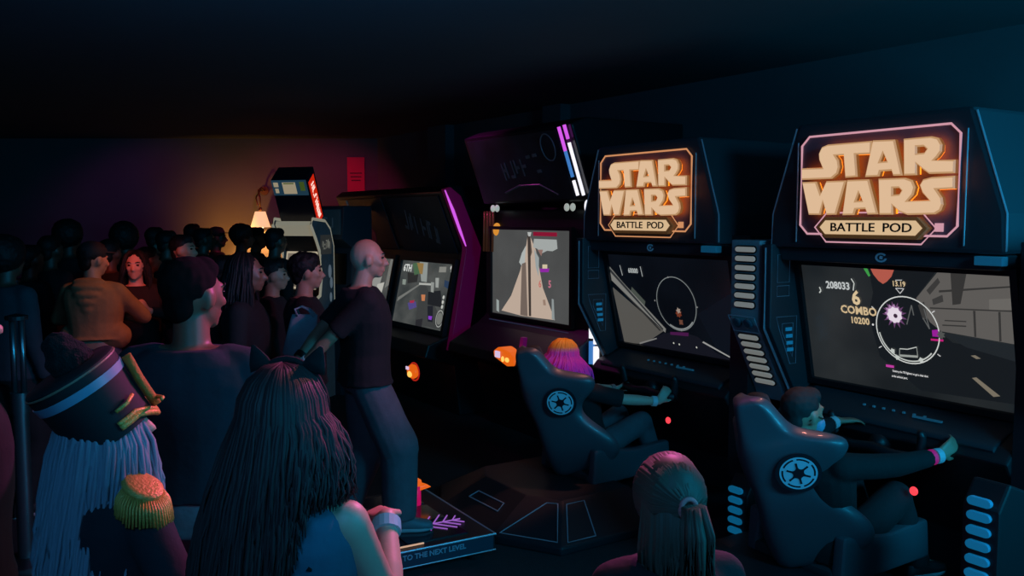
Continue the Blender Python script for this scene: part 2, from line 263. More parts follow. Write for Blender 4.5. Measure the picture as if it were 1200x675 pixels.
# ------------------------------------------------------------------ arcade machines, shared pieces
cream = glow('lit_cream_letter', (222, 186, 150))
halo_m = glow('amber_halo', (255, 122, 22), 2.6); cream_b = glow('shaded_letter_bevel', (186, 144, 102)); cream_s = glow('shaded_letter_side', (132, 82, 40), 1.0)  # bevel and side glow darker: shading put into the letter colours
signpanel = mat('sign_panel', (92, 78, 92), .55)
trim_o = glow('orange_edge_light', (205, 140, 95)); trim_p = glow('pink_edge_light', (205, 150, 165))
plate_m = glow('lit_plaque', (214, 182, 142)); ink = mat('black_ink', (12, 10, 9), .6)
bar_w = mat('pale_vent_bar', (150, 152, 148), .35, emit=(104, 106, 102)); bar_c = mat('cyan_vent_bar', (60, 130, 160), .4, emit=(6, 78, 112))
bar_edge = mat('bar_slot', (25, 26, 28), .5)
line_m = mat('blue_lit_edging', (120, 130, 140), .4, emit=(14, 30, 44))  # faint glow put into the edging stands in for blue light on edges
decal = mat('pale_emblem_print', (130, 175, 190), .6, emit=(14, 62, 84))
navy = mat('emblem_backing', (14, 22, 30), .6)
def C(rgb): return glow('picture_%d_%d_%d' % tuple(rgb), rgb)
class Pic:
    """what a lit display shows: flat coloured shapes laid on the display's own plane (u right, v down, 0..1)"""
    def __init__(s, w, h, M): s.bm = B(); s.w = w; s.h = h; s.M = M; s.mats = []; s.d = 0.0012
    def p3(s, u, v): return s.M @ Vector(((u - .5) * s.w, -s.d, -v * s.h))
    def mi(s, rgb):
        m = C(rgb)
        if m not in s.mats: s.mats.append(m)
        return s.mats.index(m)
    def clip(s, pts):
        for ax, lim, sg in ((0, 0, 1), (0, 1, -1), (1, 0, 1), (1, 1, -1)):
            out = []
            for i, a in enumerate(pts):
                b = pts[(i + 1) % len(pts)]; ia = (a[ax] - lim) * sg >= 0; ib = (b[ax] - lim) * sg >= 0
                if ia: out.append(a)
                if ia != ib:
                    t = (lim - a[ax]) / (b[ax] - a[ax]); out.append((a[0] + (b[0] - a[0]) * t, a[1] + (b[1] - a[1]) * t))
            pts = out
            if len(pts) < 3: return []
        return pts
    def poly(s, pts, rgb):
        pts = s.clip(list(pts))
        if len(pts) < 3: return
        s.d += .00012
        f = s.bm.faces.new([s.bm.verts.new(s.p3(*p)) for p in pts]); f.material_index = s.mi(rgb)
    def line(s, pts, w, rgb):
        for (a, b) in zip(pts[:-1], pts[1:]):
            A = Vector((a[0] * s.w, a[1] * s.h)); Bq = Vector((b[0] * s.w, b[1] * s.h)); d = (Bq - A)
            if d.length < 1e-6: continue
            n = Vector((-d.y, d.x)).normalized() * w / 2
            s.poly([((p.x) / s.w, (p.y) / s.h) for p in (A + n, Bq + n, Bq - n, A - n)], rgb)
    def ring(s, c, rx, ry, w, rgb, a0=0, a1=360, n=48, rot=0):
        s.d += .00012; mi = s.mi(rgb); pr = None
        for k in range(n + 1):
            a = math.radians(a0 + (a1 - a0) * k / n); cur = []
            for e in (0, w):
                x, y = (rx - e) * math.cos(a), (ry - e) * math.sin(a)
                x, y = x * math.cos(rot) - y * math.sin(rot), x * math.sin(rot) + y * math.cos(rot)
                cur.append(s.bm.verts.new(s.p3(c[0] + x / s.w, c[1] + y / s.h)))
            if pr: f = s.bm.faces.new((pr[0], cur[0], cur[1], pr[1])); f.material_index = mi
            pr = cur
    def disc(s, c, r, rgb, n=18, spikes=0):
        pts = []
        for k in range(n):
            rr = r * (1 if not spikes or k % 2 else spikes); a = 2 * PI * k / n
            pts.append((c[0] + rr * math.cos(a) / s.w, c[1] + rr * math.sin(a) / s.h))
        s.poly(pts, rgb)
    def text(s, t, c, h, rgb, sx=1.0, align='CENTER', bold=0, rot=0):
        s.d += .00012; b = text_bm(t, h, 0, sx, align, bold * h, 2)
        M = s.M @ Matrix.Translation(((c[0] - .5) * s.w, -s.d, -c[1] * s.h)) @ Matrix.Rotation(rot, 4, 'Y'); mi = s.mi(rgb)
        k = len(s.bm.faces); add_bm(s.bm, b, M); s.bm.faces.ensure_lookup_table()
        for f in s.bm.faces[k:]: f.material_index = mi
    def done(s, parent, name='screen_picture'):
        me = bpy.data.meshes.new(name); s.bm.to_mesh(me); s.bm.free()
        for m in s.mats: me.materials.append(m)
        o = bpy.data.objects.new(name, me); COL.objects.link(o); o.parent = parent; return o
def screen_mat(name, c1, c2, scale=(1, 1, 1), dist=0):
    if name in MATS: return MATS[name]
    m = mat(name, (6, 6, 7), .25, emit=c1); nt = m.node_tree; b = nt.nodes['Principled BSDF']
    tc = nt.nodes.new('ShaderNodeTexCoord'); mp = nt.nodes.new('ShaderNodeMapping'); mp.inputs['Scale'].default_value = scale
    n = nt.nodes.new('ShaderNodeTexNoise'); n.inputs['Scale'].default_value = 1; n.inputs['Detail'].default_value = 3
    r = nt.nodes.new('ShaderNodeValToRGB'); r.color_ramp.elements[0].position = .35; r.color_ramp.elements[1].position = .7
    r.color_ramp.elements[0].color = (*s2l(c1), 1); r.color_ramp.elements[1].color = (*s2l(c2), 1)
    nt.links.new(tc.outputs['Object'], mp.inputs['Vector']); nt.links.new(mp.outputs['Vector'], n.inputs['Vector'])
    nt.links.new(n.outputs['Fac'], r.inputs['Fac']); nt.links.new(r.outputs['Color'], b.inputs['Emission Color']); return m
def screen(parent, w, h, M, m, name='screen'):
    bm = B(); box(bm, (0, .012, -h / 2), (w, .024, h), M); return fin(name, bm, m, parent)
def bezel(parent, w, h, t, M, m, d=.05):
    bm = B()
    for c, s in (((0, 0, t / 2), (w + 2 * t, d, t)), ((0, 0, -h - t / 2), (w + 2 * t, d, t)), ((-w / 2 - t / 2, 0, -h / 2), (t, d, h)), ((w / 2 + t / 2, 0, -h / 2), (t, d, h))):
        box(bm, c, s, M)
    return fin('bezel', bm, m, parent)
def outline(bm, pts, r=.004): loop_tube(bm, pts, r)
# ------------------------------------------------------------------ space-shooter cabinets with lettered signs
SGN = (0.0, 2.367)
def emblem(parent, M, R):
    """round crest: ring, six notches, six-spoked wheel"""
    bm = B(); loft(bm, [[M @ Vector((R * 1.22 * math.cos(a), y, R * 1.22 * math.sin(a))) for a in [2 * PI * k / 40 for k in range(40)]] for y in (0, -.004)]); b = fin('crest_backing', bm, navy, parent)
    bm = B()
    for (ro, ri, a0, a1, n) in [(1, .9, 0, 360, 60)] + [(.80, .0, 0, 360, 48)] + [(.92, .78, 60 * k + 24, 60 * k + 36, 4) for k in range(6)]:
        for k in range(n):
            a, c = math.radians(a0 + (a1 - a0) * k / n), math.radians(a0 + (a1 - a0) * (k + 1) / n)
            q = [M @ Vector((R * r * math.cos(t), -.006, R * r * math.sin(t))) for r, t in ((ro, a), (ro, c), (max(ri, .01), c), (max(ri, .01), a))]
            bm.faces.new([bm.verts.new(p) for p in q])
    d = fin('crest', bm, decal, b)
    bm = B(); pts = []
    for k in range(6):
        a = PI / 6 + PI / 3 * k
        for da, r in ((-.36, .30), (-.16, .36), (-.15, .56), (-.17, .66), (.17, .66), (.15, .56), (.16, .36), (.36, .30)):
            pts.append(M @ Vector((R * r * math.cos(a + da * (.36 / r if r > .5 else 1)), -.009, R * r * math.sin(a + da * (.36 / r if r > .5 else 1)))))
    bm.faces.new([bm.verts.new(p) for p in pts]); fin('crest_wheel', bm, navy, b)
    return b
def badge(parent, x, y, z, s, m):
    bm = B()
    for k in range(14):
        a, c = 2 * PI * k / 16 + .6, 2 * PI * (k + 1) / 16 + .6
        bm.faces.new([bm.verts.new((x + s * r * math.cos(t), y, z + s * .7 * r * math.sin(t))) for r, t in ((1, a), (1, c), (.62, c), (.62, a))])
    bm.faces.new([bm.verts.new((x + a * s, y, z + b * s)) for a, b in ((-.3, -.2), (.25, -.25), (.3, .2), (-.2, .28))])
    return fin('maker_badge', bm, m, parent)
def space_cabinet(fr, label, lit, pic, ped_at):
    t = thing('space_shooter_cabinet', label, 'arcade machine', fr.o, fr.th, 'space shooter cabinets with lettered signs')
    ti = .2078; sw, sh, sy, sz = 1.22, .686, .16, 1.666
    yb, zb = sy + sh * math.sin(ti), sz - sh * math.cos(ti)
    MS = Matrix.Translation((0, sy, sz)) @ Matrix.Rotation(ti, 4, 'X')
    # carcass: cut to the profile of the machine, seen from its side
    prof = [(1.0, 0), (1.0, 1.80), (.26, 1.80), (.2, 1.72), (sy + .06, sz + .02), (yb + .055, zb - .03), (.12, .86), (.06, .80), (.10, .74), (.40, .30), (.40, 0)]
    bm = B(); prism(bm, prof, 'x', -.68, .68); fin('carcass', bm, blackp, t, bevel=.012)
    bm = B(); hood = [(-.50, 2.44), (.50, 2.44), (.67, 1.95), (.68, 1.765), (-.68, 1.765), (-.67, 1.95)]
    prism(bm, hood, 'y', -.02, .95); fin('hood', bm, darkp, t, bevel=.02)
    for sx in (-1, 1):
        bm = B(); tube(bm, [(sx * .487, -.03, 2.34), (sx * .487, -.03, 1.80)], .004, 6); fin('hood_edging', bm, line_m, t)
        bm = B(); tube(bm, [(sx * .515, -.012, 2.42), (sx * .672, -.012, 1.95), (sx * .675, -.012, 1.78)], .005, 6); fin('hood_edging', bm, line_m, t)
    bm = B(); prism(bm, [(-.66, 1.763), (.66, 1.763), (.63, 1.69), (-.63, 1.69)], 'y', .02, .3); fin('visor', bm, darkp, t, bevel=.01)
    badge(t, .019, .017, 1.728, .035, mat('badge_print', (110, 140, 160), .5, emit=(20, 52, 72)))
    bm = B(); box(bm, (.60, .0, 1.735), (.13, .05, .042)); fin('rating_label', bm, mat('label_print', (90, 120, 135), .5, emit=(4, 52, 76)), t, bevel=.004)
    # sign
    w, h, cx, cz, zt = .912, .523, .049, .047, SGN[1]
    oct8 = [(-w / 2, zt - cz), (-w / 2 + cx, zt), (w / 2 - cx, zt), (w / 2, zt - cz), (w / 2, zt - h + cz), (w / 2 - cx, zt - h), (-w / 2 + cx, zt - h), (-w / 2, zt - h + cz)]
    bm = B(); prism(bm, oct8, 'y', -.030, -.01); sp = fin('sign_panel', bm, signpanel, t)
    bm = B(); outline(bm, [(x, -.036, z) for x, z in oct8], .006); fin('sign_edge_light', bm, lit, sp)
    zc = 2.164
    for key, (o, hs) in LOGO.items():
        o = [(x, z) for x, z in o]
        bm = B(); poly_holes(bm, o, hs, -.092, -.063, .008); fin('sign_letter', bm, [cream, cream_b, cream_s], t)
    bm = B()
    for key, (o, hs) in LOGO.items():
        cxm = sum(p[0] for p in o) / len(o); czm = sum(p[1] for p in o) / len(o)
        poly_holes(bm, [(cxm + (x - cxm) * .95, czm + (z - czm) * .95) for x, z in o], [[(sum(q[0] for q in h) / len(h) + (x - sum(q[0] for q in h) / len(h)) * 1.25, sum(q[1] for q in h) / len(h) + (z - sum(q[1] for q in h) / len(h)) * 1.25) for x, z in h] for h in hs], -.0615, -.0575, 0)
    fin('letter_backlight', bm, halo_m, t)
    def hexa(x0, x1, z0, z1, c): return [(x0, (z0 + z1) / 2), (x0 + c, z1), (x1 - c, z1), (x1, (z0 + z1) / 2), (x1 - c, z0), (x0 + c, z0)]
    ph = hexa(-.315, .33, 1.825, 1.935, .055)
    bm = B(); prism(bm, ph, 'y', -.075, -.03); pl = fin('plaque', bm, mat('plaque_rim', (120, 84, 50), .5, emit=(62, 38, 16)), t, bevel=.004)
    bm = B(); prism(bm, hexa(-.29, .305, 1.845, 1.917, .036), 'y', -.079, -.074); fin('plaque_face', bm, plate_m, pl)
    for wd, wx in (('BATTLE', -.087), ('POD', .173)):
        bm = text_bm(wd, .062, .0015, 1.28, bold=.0008); bmesh.ops.transform(bm, matrix=Matrix.Translation((wx, -.081, 1.880)), verts=bm.verts); fin('plaque_lettering', bm, ink, pl)
    bm = B(); loop_tube(bm, [(x, -.05, z) for x, z in hexa(-.345, .36, 1.803, 1.957, .075)], .0045); fin('plaque_edge_light', bm, lit, t)
    bm = B(); prism(bm, [(.345, 1.905), (.385, 1.905), (.385, 1.865), (.345, 1.865)], 'y', -.04, -.028); fin('sign_stamp', bm, lit, t)
    # display
    screen(t, sw, sh, MS, screen_mat('trench_picture', (26, 30, 33), (46, 50, 52), (1.5, 1, 1.5)) if pic == 'P2' else screen_mat('dark_trench_picture', (7, 10, 16), (12, 16, 24), (2, 1, 2)))
    bezel(t, sw, sh, .035, MS, blackp)
    P = Pic(sw, sh, MS @ Matrix.Translation((0, -.001, 0))); D = PIC[pic]
    if pic == 'P2':
        P.poly(D['dark'], (22, 26, 30)); P.poly(D['wall'], (92, 89, 86)); P.poly(D['wall2'], (104, 101, 97))
        for k in ('w_l1', 'w_l2', 'w_l3', 'w_l4', 'w_l5', 'w_l6', 'w_l7'): P.poly(D[k], (52, 51, 50))
        for k in ('w_b1', 'w_b2', 'w_b3'): P.poly(D[k], (58, 57, 56))
        P.poly(D['under'], (32, 37, 41))
        for k in ('dash1', 'dash2'): P.poly(D[k], (118, 110, 96))
        P.poly(D['orb'], (176, 88, 74)); P.poly(D['green'], (60, 150, 70)); P.poly(D['mag1'], (150, 30, 150)); P.poly(D['mag2'], (190, 30, 120))
        for k in ('str1', 'str2'): P.line(D[k], .006, (90, 92, 92))
        c = D['ctr'][0]; rx = .185; ry = .185
        P.ring(c, rx, ry, .006, (205, 208, 205), rot=.35); P.ring(c, rx - .012, ry - .012, .007, (190, 195, 190), 20, 150, rot=.35)
        for k in ('tk1', 'tk2', 'tk3', 'tk4'): P.line(D[k], .005, (200, 200, 200))
        b = D['burst'][0]; P.disc(b, .075, (104, 66, 108), 26, .5); P.disc((b[0] - .004, b[1] - .01), .055, (170, 130, 172), 22, .7); P.disc(b, .046, (226, 214, 226), 18, .85); P.disc((b[0] + .004, b[1] + .006), .012, (60, 40, 60)); P.disc(D['e1'][0], .006, (220, 220, 220))
        P.disc(D['e2'][0], .025, (80, 82, 80), 14, .6); P.text('208033', D['t_score'][0], .058, (190, 195, 195), .92, bold=.03); P.text('6', (D['t_six'][0][0], D['t_six'][0][1] - .012), .11, (214, 190, 150), 1, bold=.03)
        P.text('COMBO', D['t_combo'][0], .063, (205, 180, 140), 1, bold=.03); P.text('10200', (D['t_val'][0][0], D['t_val'][0][1] + .018), .052, (205, 180, 140), .95, bold=.03); P.text('13.19', D['t_time'][0], .040, (214, 190, 150), .9, bold=.02)
        P.line(D['t_l'], .004, (190, 190, 190)); P.line(D['tri'] + D['tri'][:1], .004, (200, 200, 200))
        P.text('Destroy the TIE fighters to get a clear shot', D['t_m1'][0], .0165, (225, 225, 225), .72, bold=.02); P.text('at the exhaust port.', D['t_m2'][0], .0165, (225, 225, 225), .72, bold=.02); P.line([(D['t_m0'][0][0] - .04, D['t_m0'][0][1]), D['t_m0'][0]], .014, (190, 60, 160))
        P.line(D['hb1'], .007, (190, 195, 190)); P.line(D['hb0'], .008, (190, 195, 190)); P.line(D['hx'], .005, (190, 195, 190)); P.line(D['hy'], .012, (150, 155, 150))
        P.line([D['hx'][0], D['hy'][0]], .004, (140, 145, 140)); P.line([D['hx'][2], D['hy'][1]], .004, (140, 145, 140))
        for k in ('h1', 'h2', 'h3'): P.disc(D[k][0], .016, (190, 195, 190), 10, .7)
    else:
        P.poly(D['far'], (12, 17, 26)); P.poly(D['wall'], (84, 82, 78)); P.poly(D['hull'], (70, 76, 70)); P.poly(D['rail3'], (44, 44, 44)); P.poly(D['rail1'], (120, 120, 116)); P.poly(D['rail2'], (46, 48, 50))
        P.poly(D['cock'], (20, 21, 30)); P.poly(D['l1'], (150, 150, 148)); P.poly(D['l2'], (120, 120, 118)); P.disc((D['ctr'][0][0] + .01, D['ctr'][0][1] + .10), .032, (110, 52, 34), 14, .7); P.disc((D['ctr'][0][0] + .012, D['ctr'][0][1] + .07), .024, (150, 134, 124), 10, .6); P.disc((D['ctr'][0][0] + .02, D['ctr'][0][1] + .19), .026, (104, 66, 52), 8, .6); P.poly(D['mg'], (70, 24, 70))
        c = D['ctr'][0]; P.ring(c, .195, .195, .006, (120, 126, 126)); P.ring(c, .187, .187, .010, (130, 134, 134), 40, 120)
        for k in ('r1', 'r2', 'r3', 'r4'): P.disc(D[k][0], .007, (130, 130, 130), 4)
        for k in ('d1', 'd2', 'd3'): P.disc(D[k][0], .007, (190, 190, 180), 8)
        P.text('60000', D['t'][0], .05, (170, 175, 175), .85, bold=.03); P.line(D['b1'], .006, (170, 175, 175)); P.line(D['b2'], .006, (170, 175, 175))
    P.done(t)
    # right-hand column of vent bars, upright above and raked back below
    cp = [(-.06, 1.80), (-.06, 1.30), (.20, .82), (.46, .82), (.46, 1.80)]
    bm = B(); prism(bm, cp, 'x', .825, 1.045); col = fin('light_column', bm, grayp, t, bevel=.008)
    bm = B(); prism(bm, [(.10, 1.82), (.10, .3), (.46, .3), (.46, 1.82)], 'x', .68, .827); fin('column_web', bm, blackp, t)
    rake = math.atan2(.26, .48)
    ML = Matrix.Translation((.94, -.06, 1.30)) @ Matrix.Rotation(rake, 4, 'X')
    def bars(M, n, z0, dz, w, h, mm, par):
        for k in range(n):
            bm = B(); prism(bm, pill(0, z0 - k * dz, w + .018, h + .018), 'y', -.004, .002); bmesh.ops.transform(bm, matrix=M, verts=bm.verts); sl = fin('bar_surround', bm, bar_edge, par)
            bm = B(); prism(bm, pill(0, z0 - k * dz, w, h), 'y', -.014, 0); bmesh.ops.transform(bm, matrix=M, verts=bm.verts); fin('vent_bar', bm, mm, sl, bevel=.004)
    bars(Matrix.Translation((.94, -.06, 0)), 7, 1.745, .0545, .150, .030, bar_w, t)
    bars(ML, 7, -.085, .0535, .150, .030, bar_w, t)
    for dx in (-.045, .04):
        bm = B(); loft(bm, [[ML @ Vector((dx + r * math.cos(a), y, .015 + r * math.sin(a))) for a in [2 * PI * k / 18 for k in range(18)]] for y, r in ((0, .032), (-.015, .032), (-.02, .022))]); fin('knob', bm, mat('teal_knob', (60, 90, 100), .3), t)
    bm = B(); outline(bm, [ML @ Vector(p) for p in ((-.1, -.004, .06), (.1, -.004, .06), (.1, -.004, -.05), (-.1, -.004, -.05))], .003); fin('knob_panel_edging', bm, line_m, t)
    # left-hand side frame with panel lines
    bm = B(); prism(bm, [(-.05, 1.78), (-.05, 1.30), (.22, .84), (.46, .84), (.46, 1.78)], 'x', -.72, -.645); fin('side_frame', bm, darkp, t, bevel=.008)
    bm = B(); X = -.641
    outline(bm, [(-.685, -.055, 1.76), (-.685, -.055, 1.29), (-.685, .21, .84), (-.684, .215, .85), (-.684, -.05, 1.30), (-.684, -.05, 1.76)], .0035)
    for q in ([(.0, 1.72), (.0, 1.56), (.1, 1.56), (.1, 1.72)], [(.0, 1.54), (.0, 1.48), (.1, 1.48), (.1, 1.54)], [(.0, 1.36), (.02, 1.30), (.12, 1.08), (.17, 1.08), (.17, 1.36)], [(.05, 1.32), (.05, 1.27), (.14, 1.12), (.14, 1.32)]):
        outline(bm, [(X, y, z) for y, z in q], .0022)
    fin('side_frame_edging', bm, line_m, t)
    for k in range(4):
        bm = B(); box(bm, (X, .105 + .005 * k, 1.285 - .04 * k), (.006, .05, .02)); fin('side_vent', bm, bar_c, t)
    # control deck and flight yoke
    bm = B(); prism(bm, [(yb - .01, zb - .05), (.10, .865), (.085, .845), (.12, .80), (.5, .80), (.5, zb - .05)], 'x', -.60, .60); deck = fin('control_deck', bm, darkp, t, bevel=.01)
    bm = B()
    for k in range(7): box(bm, (-.18 + .06 * k, .19, .915), (.012, .012, .01))
    box(bm, (.2, .18, .908), (.16, .015, .01)); fin('deck_buttons', bm, mat('button_caps', (110, 140, 150), .4, emit=(8, 44, 62)), deck)
    bm = B(); tube(bm, [(.02, .12, .74), (.02, .06, .76), (.02, .02, .77)], .045, 12); tube(bm, [(-.24, .02, .74), (-.1, .0, .735), (.02, .0, .75), (.14, .0, .735), (.28, .02, .74)], .028, 10)
    for sx in (-.24, .28): tube(bm, [(sx, .02, .72), (sx, .02, .78), (sx * 1.02, .01, .86), (sx * 1.02, -.005, .885)], [.024, .026, .022, .016], 10)
    fin('flight_yoke', bm, blackp, t, smooth=True)
    bm = B(); ell(bm, (.30, -.06, .60), (.022, .012, .022)); fin('start_button', bm, glow('red_button', (235, 60, 70), 1.5), t)
    bm = B(); ell(bm, (-.30, -.07, .70), (.03, .018, .024)); fin('ready_button', bm, glow('green_button', (120, 150, 70)), t)
    # pedestal with a stack of lit bars, right of the player's legs
    px_, py_, pt_ = ped_at
    bm = B(); prism(bm, [(py_, 0), (py_, pt_ - .1), (py_ + .07, pt_), (py_ + .5, pt_ - .16), (py_ + .5, 0)], 'x', px_ - .075, px_ + .075); ped = fin('bar_pedestal', bm, blackp, t, bevel=.012)
    for k in range(int((pt_ - .1) / .0585)):
        bm = B(); prism(bm, pill(px_, pt_ - .075 - k * .0585, .098, .036), 'y', py_ - .016, py_ + .005); fin('pedestal_bar', bm, bar_c, ped, bevel=.004)
    # foot plinth that the seat is bolted beside
    bm = B(); prism(bm, [(-.60, 0), (.60, 0), (.60, .08), (-.60, .08)], 'y', -.28, .42); fin('foot_plinth', bm, blackp, t, bevel=.01)
    return t
C2 = space_cabinet(FP2, 'arcade cabinet nearest the right edge, its screen showing a score of 208033', trim_p, 'P2', (.96, -.62, .90))
C1 = space_cabinet(FP1, 'arcade cabinet beside the orange-lit sign, its screen mostly dark with one thin ring', trim_o, 'P1', (1.14, -.32, .47))

# ------------------------------------------------------------------ racing-style seats
seatm = mat('seat_shell', (70, 76, 82), .42, coat=.1); seatpad = mat('seat_padding', (40, 43, 47), .8)
def seat(fr, label, dx, dy):
    t = thing('gaming_seat', label, 'seat', fr.w(dx, dy), fr.th, 'bucket seats at the space shooter cabinets')
    # local y runs towards the screen; the spine is reclined and the rear is faceted like a keel
    base, top = Vector((0, -.48, .22)), Vector((0, -.86, 1.11)); sp = (top - base); L = sp.length; sp.normalize(); nb = Vector((0, -sp.z, sp.y))
    # v along the spine: half width, keel depth at the rear, how far the edges sweep forward, front thickness
    prof = [(0, .22, .10, .14, .05), (.10, .34, .12, .20, .05), (.22, .36, .13, .21, .05), (.35, .27, .12, .14, .05), (.46, .21, .115, .09, .05), (.53, .215, .125, .12, .05), (.59, .30, .135, .18, .05), (.66, .345, .135, .20, .05), (.72, .335, .13, .185, .05), (.765, .22, .12, .11, .045), (.80, .150, .11, .06, .04), (.88, .120, .10, .04, .035), (.955, .100, .085, .025, .03), (.99, .06, .06, .01, .02)]
    bm = B(); rings = []
    for v, hw, kd, fwd, ft in prof:
        c = base + sp * (v * L); r = []
        for k in range(-6, 7): x = k / 6; r.append(c + Vector((x * hw, 0, 0)) + nb * (kd - (kd + fwd - .03) * min(1, max(0, abs(x) - .10) / .9)))
        for k in range(6, -7, -1): x = k / 6; r.append(c + Vector((x * hw * .97, 0, 0)) + nb * (-ft - (fwd) * abs(x) ** 2.2))
        rings.append(r)
    loft(bm, rings); sh = fin('seat_shell', bm, seatm, t, smooth=True)
    m = sh.modifiers.new('s', 'SUBSURF'); m.levels = 1; m.render_levels = 2
    bm = B(); rings = []
    for v, hw in ((.12, .17), (.3, .16), (.5, .13), (.68, .17), (.8, .09), (.95, .06)):
        c = base + sp * (v * L) - nb * .07
        rings.append([c + Vector((hw * math.cos(2 * PI * k / 18), 0, 0)) + nb * .03 * math.sin(2 * PI * k / 18) for k in range(18)])
    loft(bm, rings); fin('backrest_pad', bm, seatpad, t, smooth=True)
    bm = B(); prism(bm, [(-.52, .27), (.10, .33), (.14, .38), (.18, .33), (.16, .24), (-.52, .20)], 'x', -.25, .25); fin('seat_cushion', bm, seatpad, t, bevel=.03, seg=3)
    for sx in (-1, 1):
        bm = B(); prism(bm, [(-.52, .20), (-.50, .44), (-.15, .40), (.14, .42), (.16, .22)], 'x', sx * .23, sx * .30); fin('seat_bolster', bm, seatm, t, bevel=.025, seg=3)
    lo = [(-.72, -.34), (-.72, -1.08), (-.33, -1.30), (.33, -1.30), (.72, -1.08), (.72, -.34)]; hi = [(-.45, -.34), (-.45, -.88), (-.24, -1.0), (.24, -1.0), (.45, -.88), (.45, -.34)]
    bm = B(); loft(bm, [[Vector((x, y, 0)) for x, y in lo], [Vector((x, y, .05)) for x, y in lo], [Vector((x, y, .22)) for x, y in hi]]); bs = fin('seat_base', bm, mat('seat_base_black', (30, 33, 38), .5), t, bevel=.012)
    def face(a, b, u, w):     # a point on the sloping face between plan corners a and b
        l0, l1, h0, h1 = Vector((*lo[a], .055)), Vector((*lo[b], .055)), Vector((*hi[a], .215)), Vector((*hi[b], .215))
        p, q = l0.lerp(l1, u), h0.lerp(h1, u); n = (l1 - l0).cross(h0 - l0).normalized(); n = n if n.z > 0 else -n; return p.lerp(q, w) + n * .004
    for pts in ([(3, 4, .08, .06), (3, 4, .62, .9), (3, 4, .9, .92), (3, 4, .94, .08)], [(4, 5, .06, .06), (4, 5, .06, .9), (4, 5, .3, .9), (4, 5, .34, .06)], [(2, 3, .2, .45), (2, 3, .8, .45), (2, 3, .78, .65), (2, 3, .22, .65)]):
        bm = B(); loop_tube(bm, [face(*p) for p in pts], .004); fin('base_edging', bm, line_m, bs)
    c = base + sp * (.60 * L) + Vector((.155, 0, 0)); i_ = 6
    a0 = base + sp * (.60 * L); P0, P1 = a0 + nb * .135, a0 + Vector((.29, 0, 0)) + nb * (-.16)
    ex = (P1 - P0).normalized(); n = ex.cross(sp).normalized(); n = n if n.y < 0 else -n; up = n.cross(ex) if n.cross(ex).z > 0 else ex.cross(n)
    M = Matrix(((ex.x, -n.x, up.x, 0), (ex.y, -n.y, up.y, 0), (ex.z, -n.z, up.z, 0), (0, 0, 0, 1)))
    emblem(t, Matrix.Translation(P0.lerp(P1, .56) + n * .034) @ M, .085)
    return t
seat(FP2, 'large bucket seat with round crest nearest the right corner, pinkish light along its top', -.03, -.02)
seat(FP1, 'bucket seat with round crest holding the woman with pink hair, orange-lit on top', -.13, -.06)
# ------------------------------------------------------------------ tall cabinet with the overhanging black marquee
def glyphs(n, h, w, seed, t=.18, d=.003):
    """a run of worn print strokes too blurred to read, standing in x-z and facing -y"""
    r = random.Random(seed); bm = B(); x = -n * w / 2
    for k in range(n):
        x0 = x + k * w; sl = r.uniform(-.12, .12) * h
        for q in range(r.choice((2, 2, 3))):
            a = r.random()
            if a < .55: xx = x0 + w * r.choice((.2, .5, .75)); box(bm, (xx + sl * .3, 0, r.uniform(-.1, .1) * h), (w * t, d, h * r.uniform(.6, 1)))
            else: box(bm, (x0 + w * .48, 0, h * r.choice((-.4, 0, .4))), (w * .62, d, h * .16))
    return bm
def sub(fr, x, y, dth=0):
    p = fr.w(x, y); return Frame(p.x, p.y, fr.th + dth)
purple_p = mat('magenta_panel', (130, 10, 84), .45, emit=(46, 0, 28))
silver_l = glow('white_tube_light', (225, 225, 235), 1.3); violet_l = glow('violet_tube_light', (215, 90, 235)); blue_l = glow('blue_tube_light', (60, 120, 190))
orange_g = glow('orange_lit_plastic', (225, 96, 18)); orange_hi = glow('orange_hot_spot', (255, 190, 90), 1.3)
artm = mat('marquee_print', (34, 48, 56), .35, var=.5, vscale=5); ghost = mat('marquee_ghost_lettering', (62, 74, 82), .4, emit=(9, 14, 20))
FM = sub(FP1, -1.68, .20)
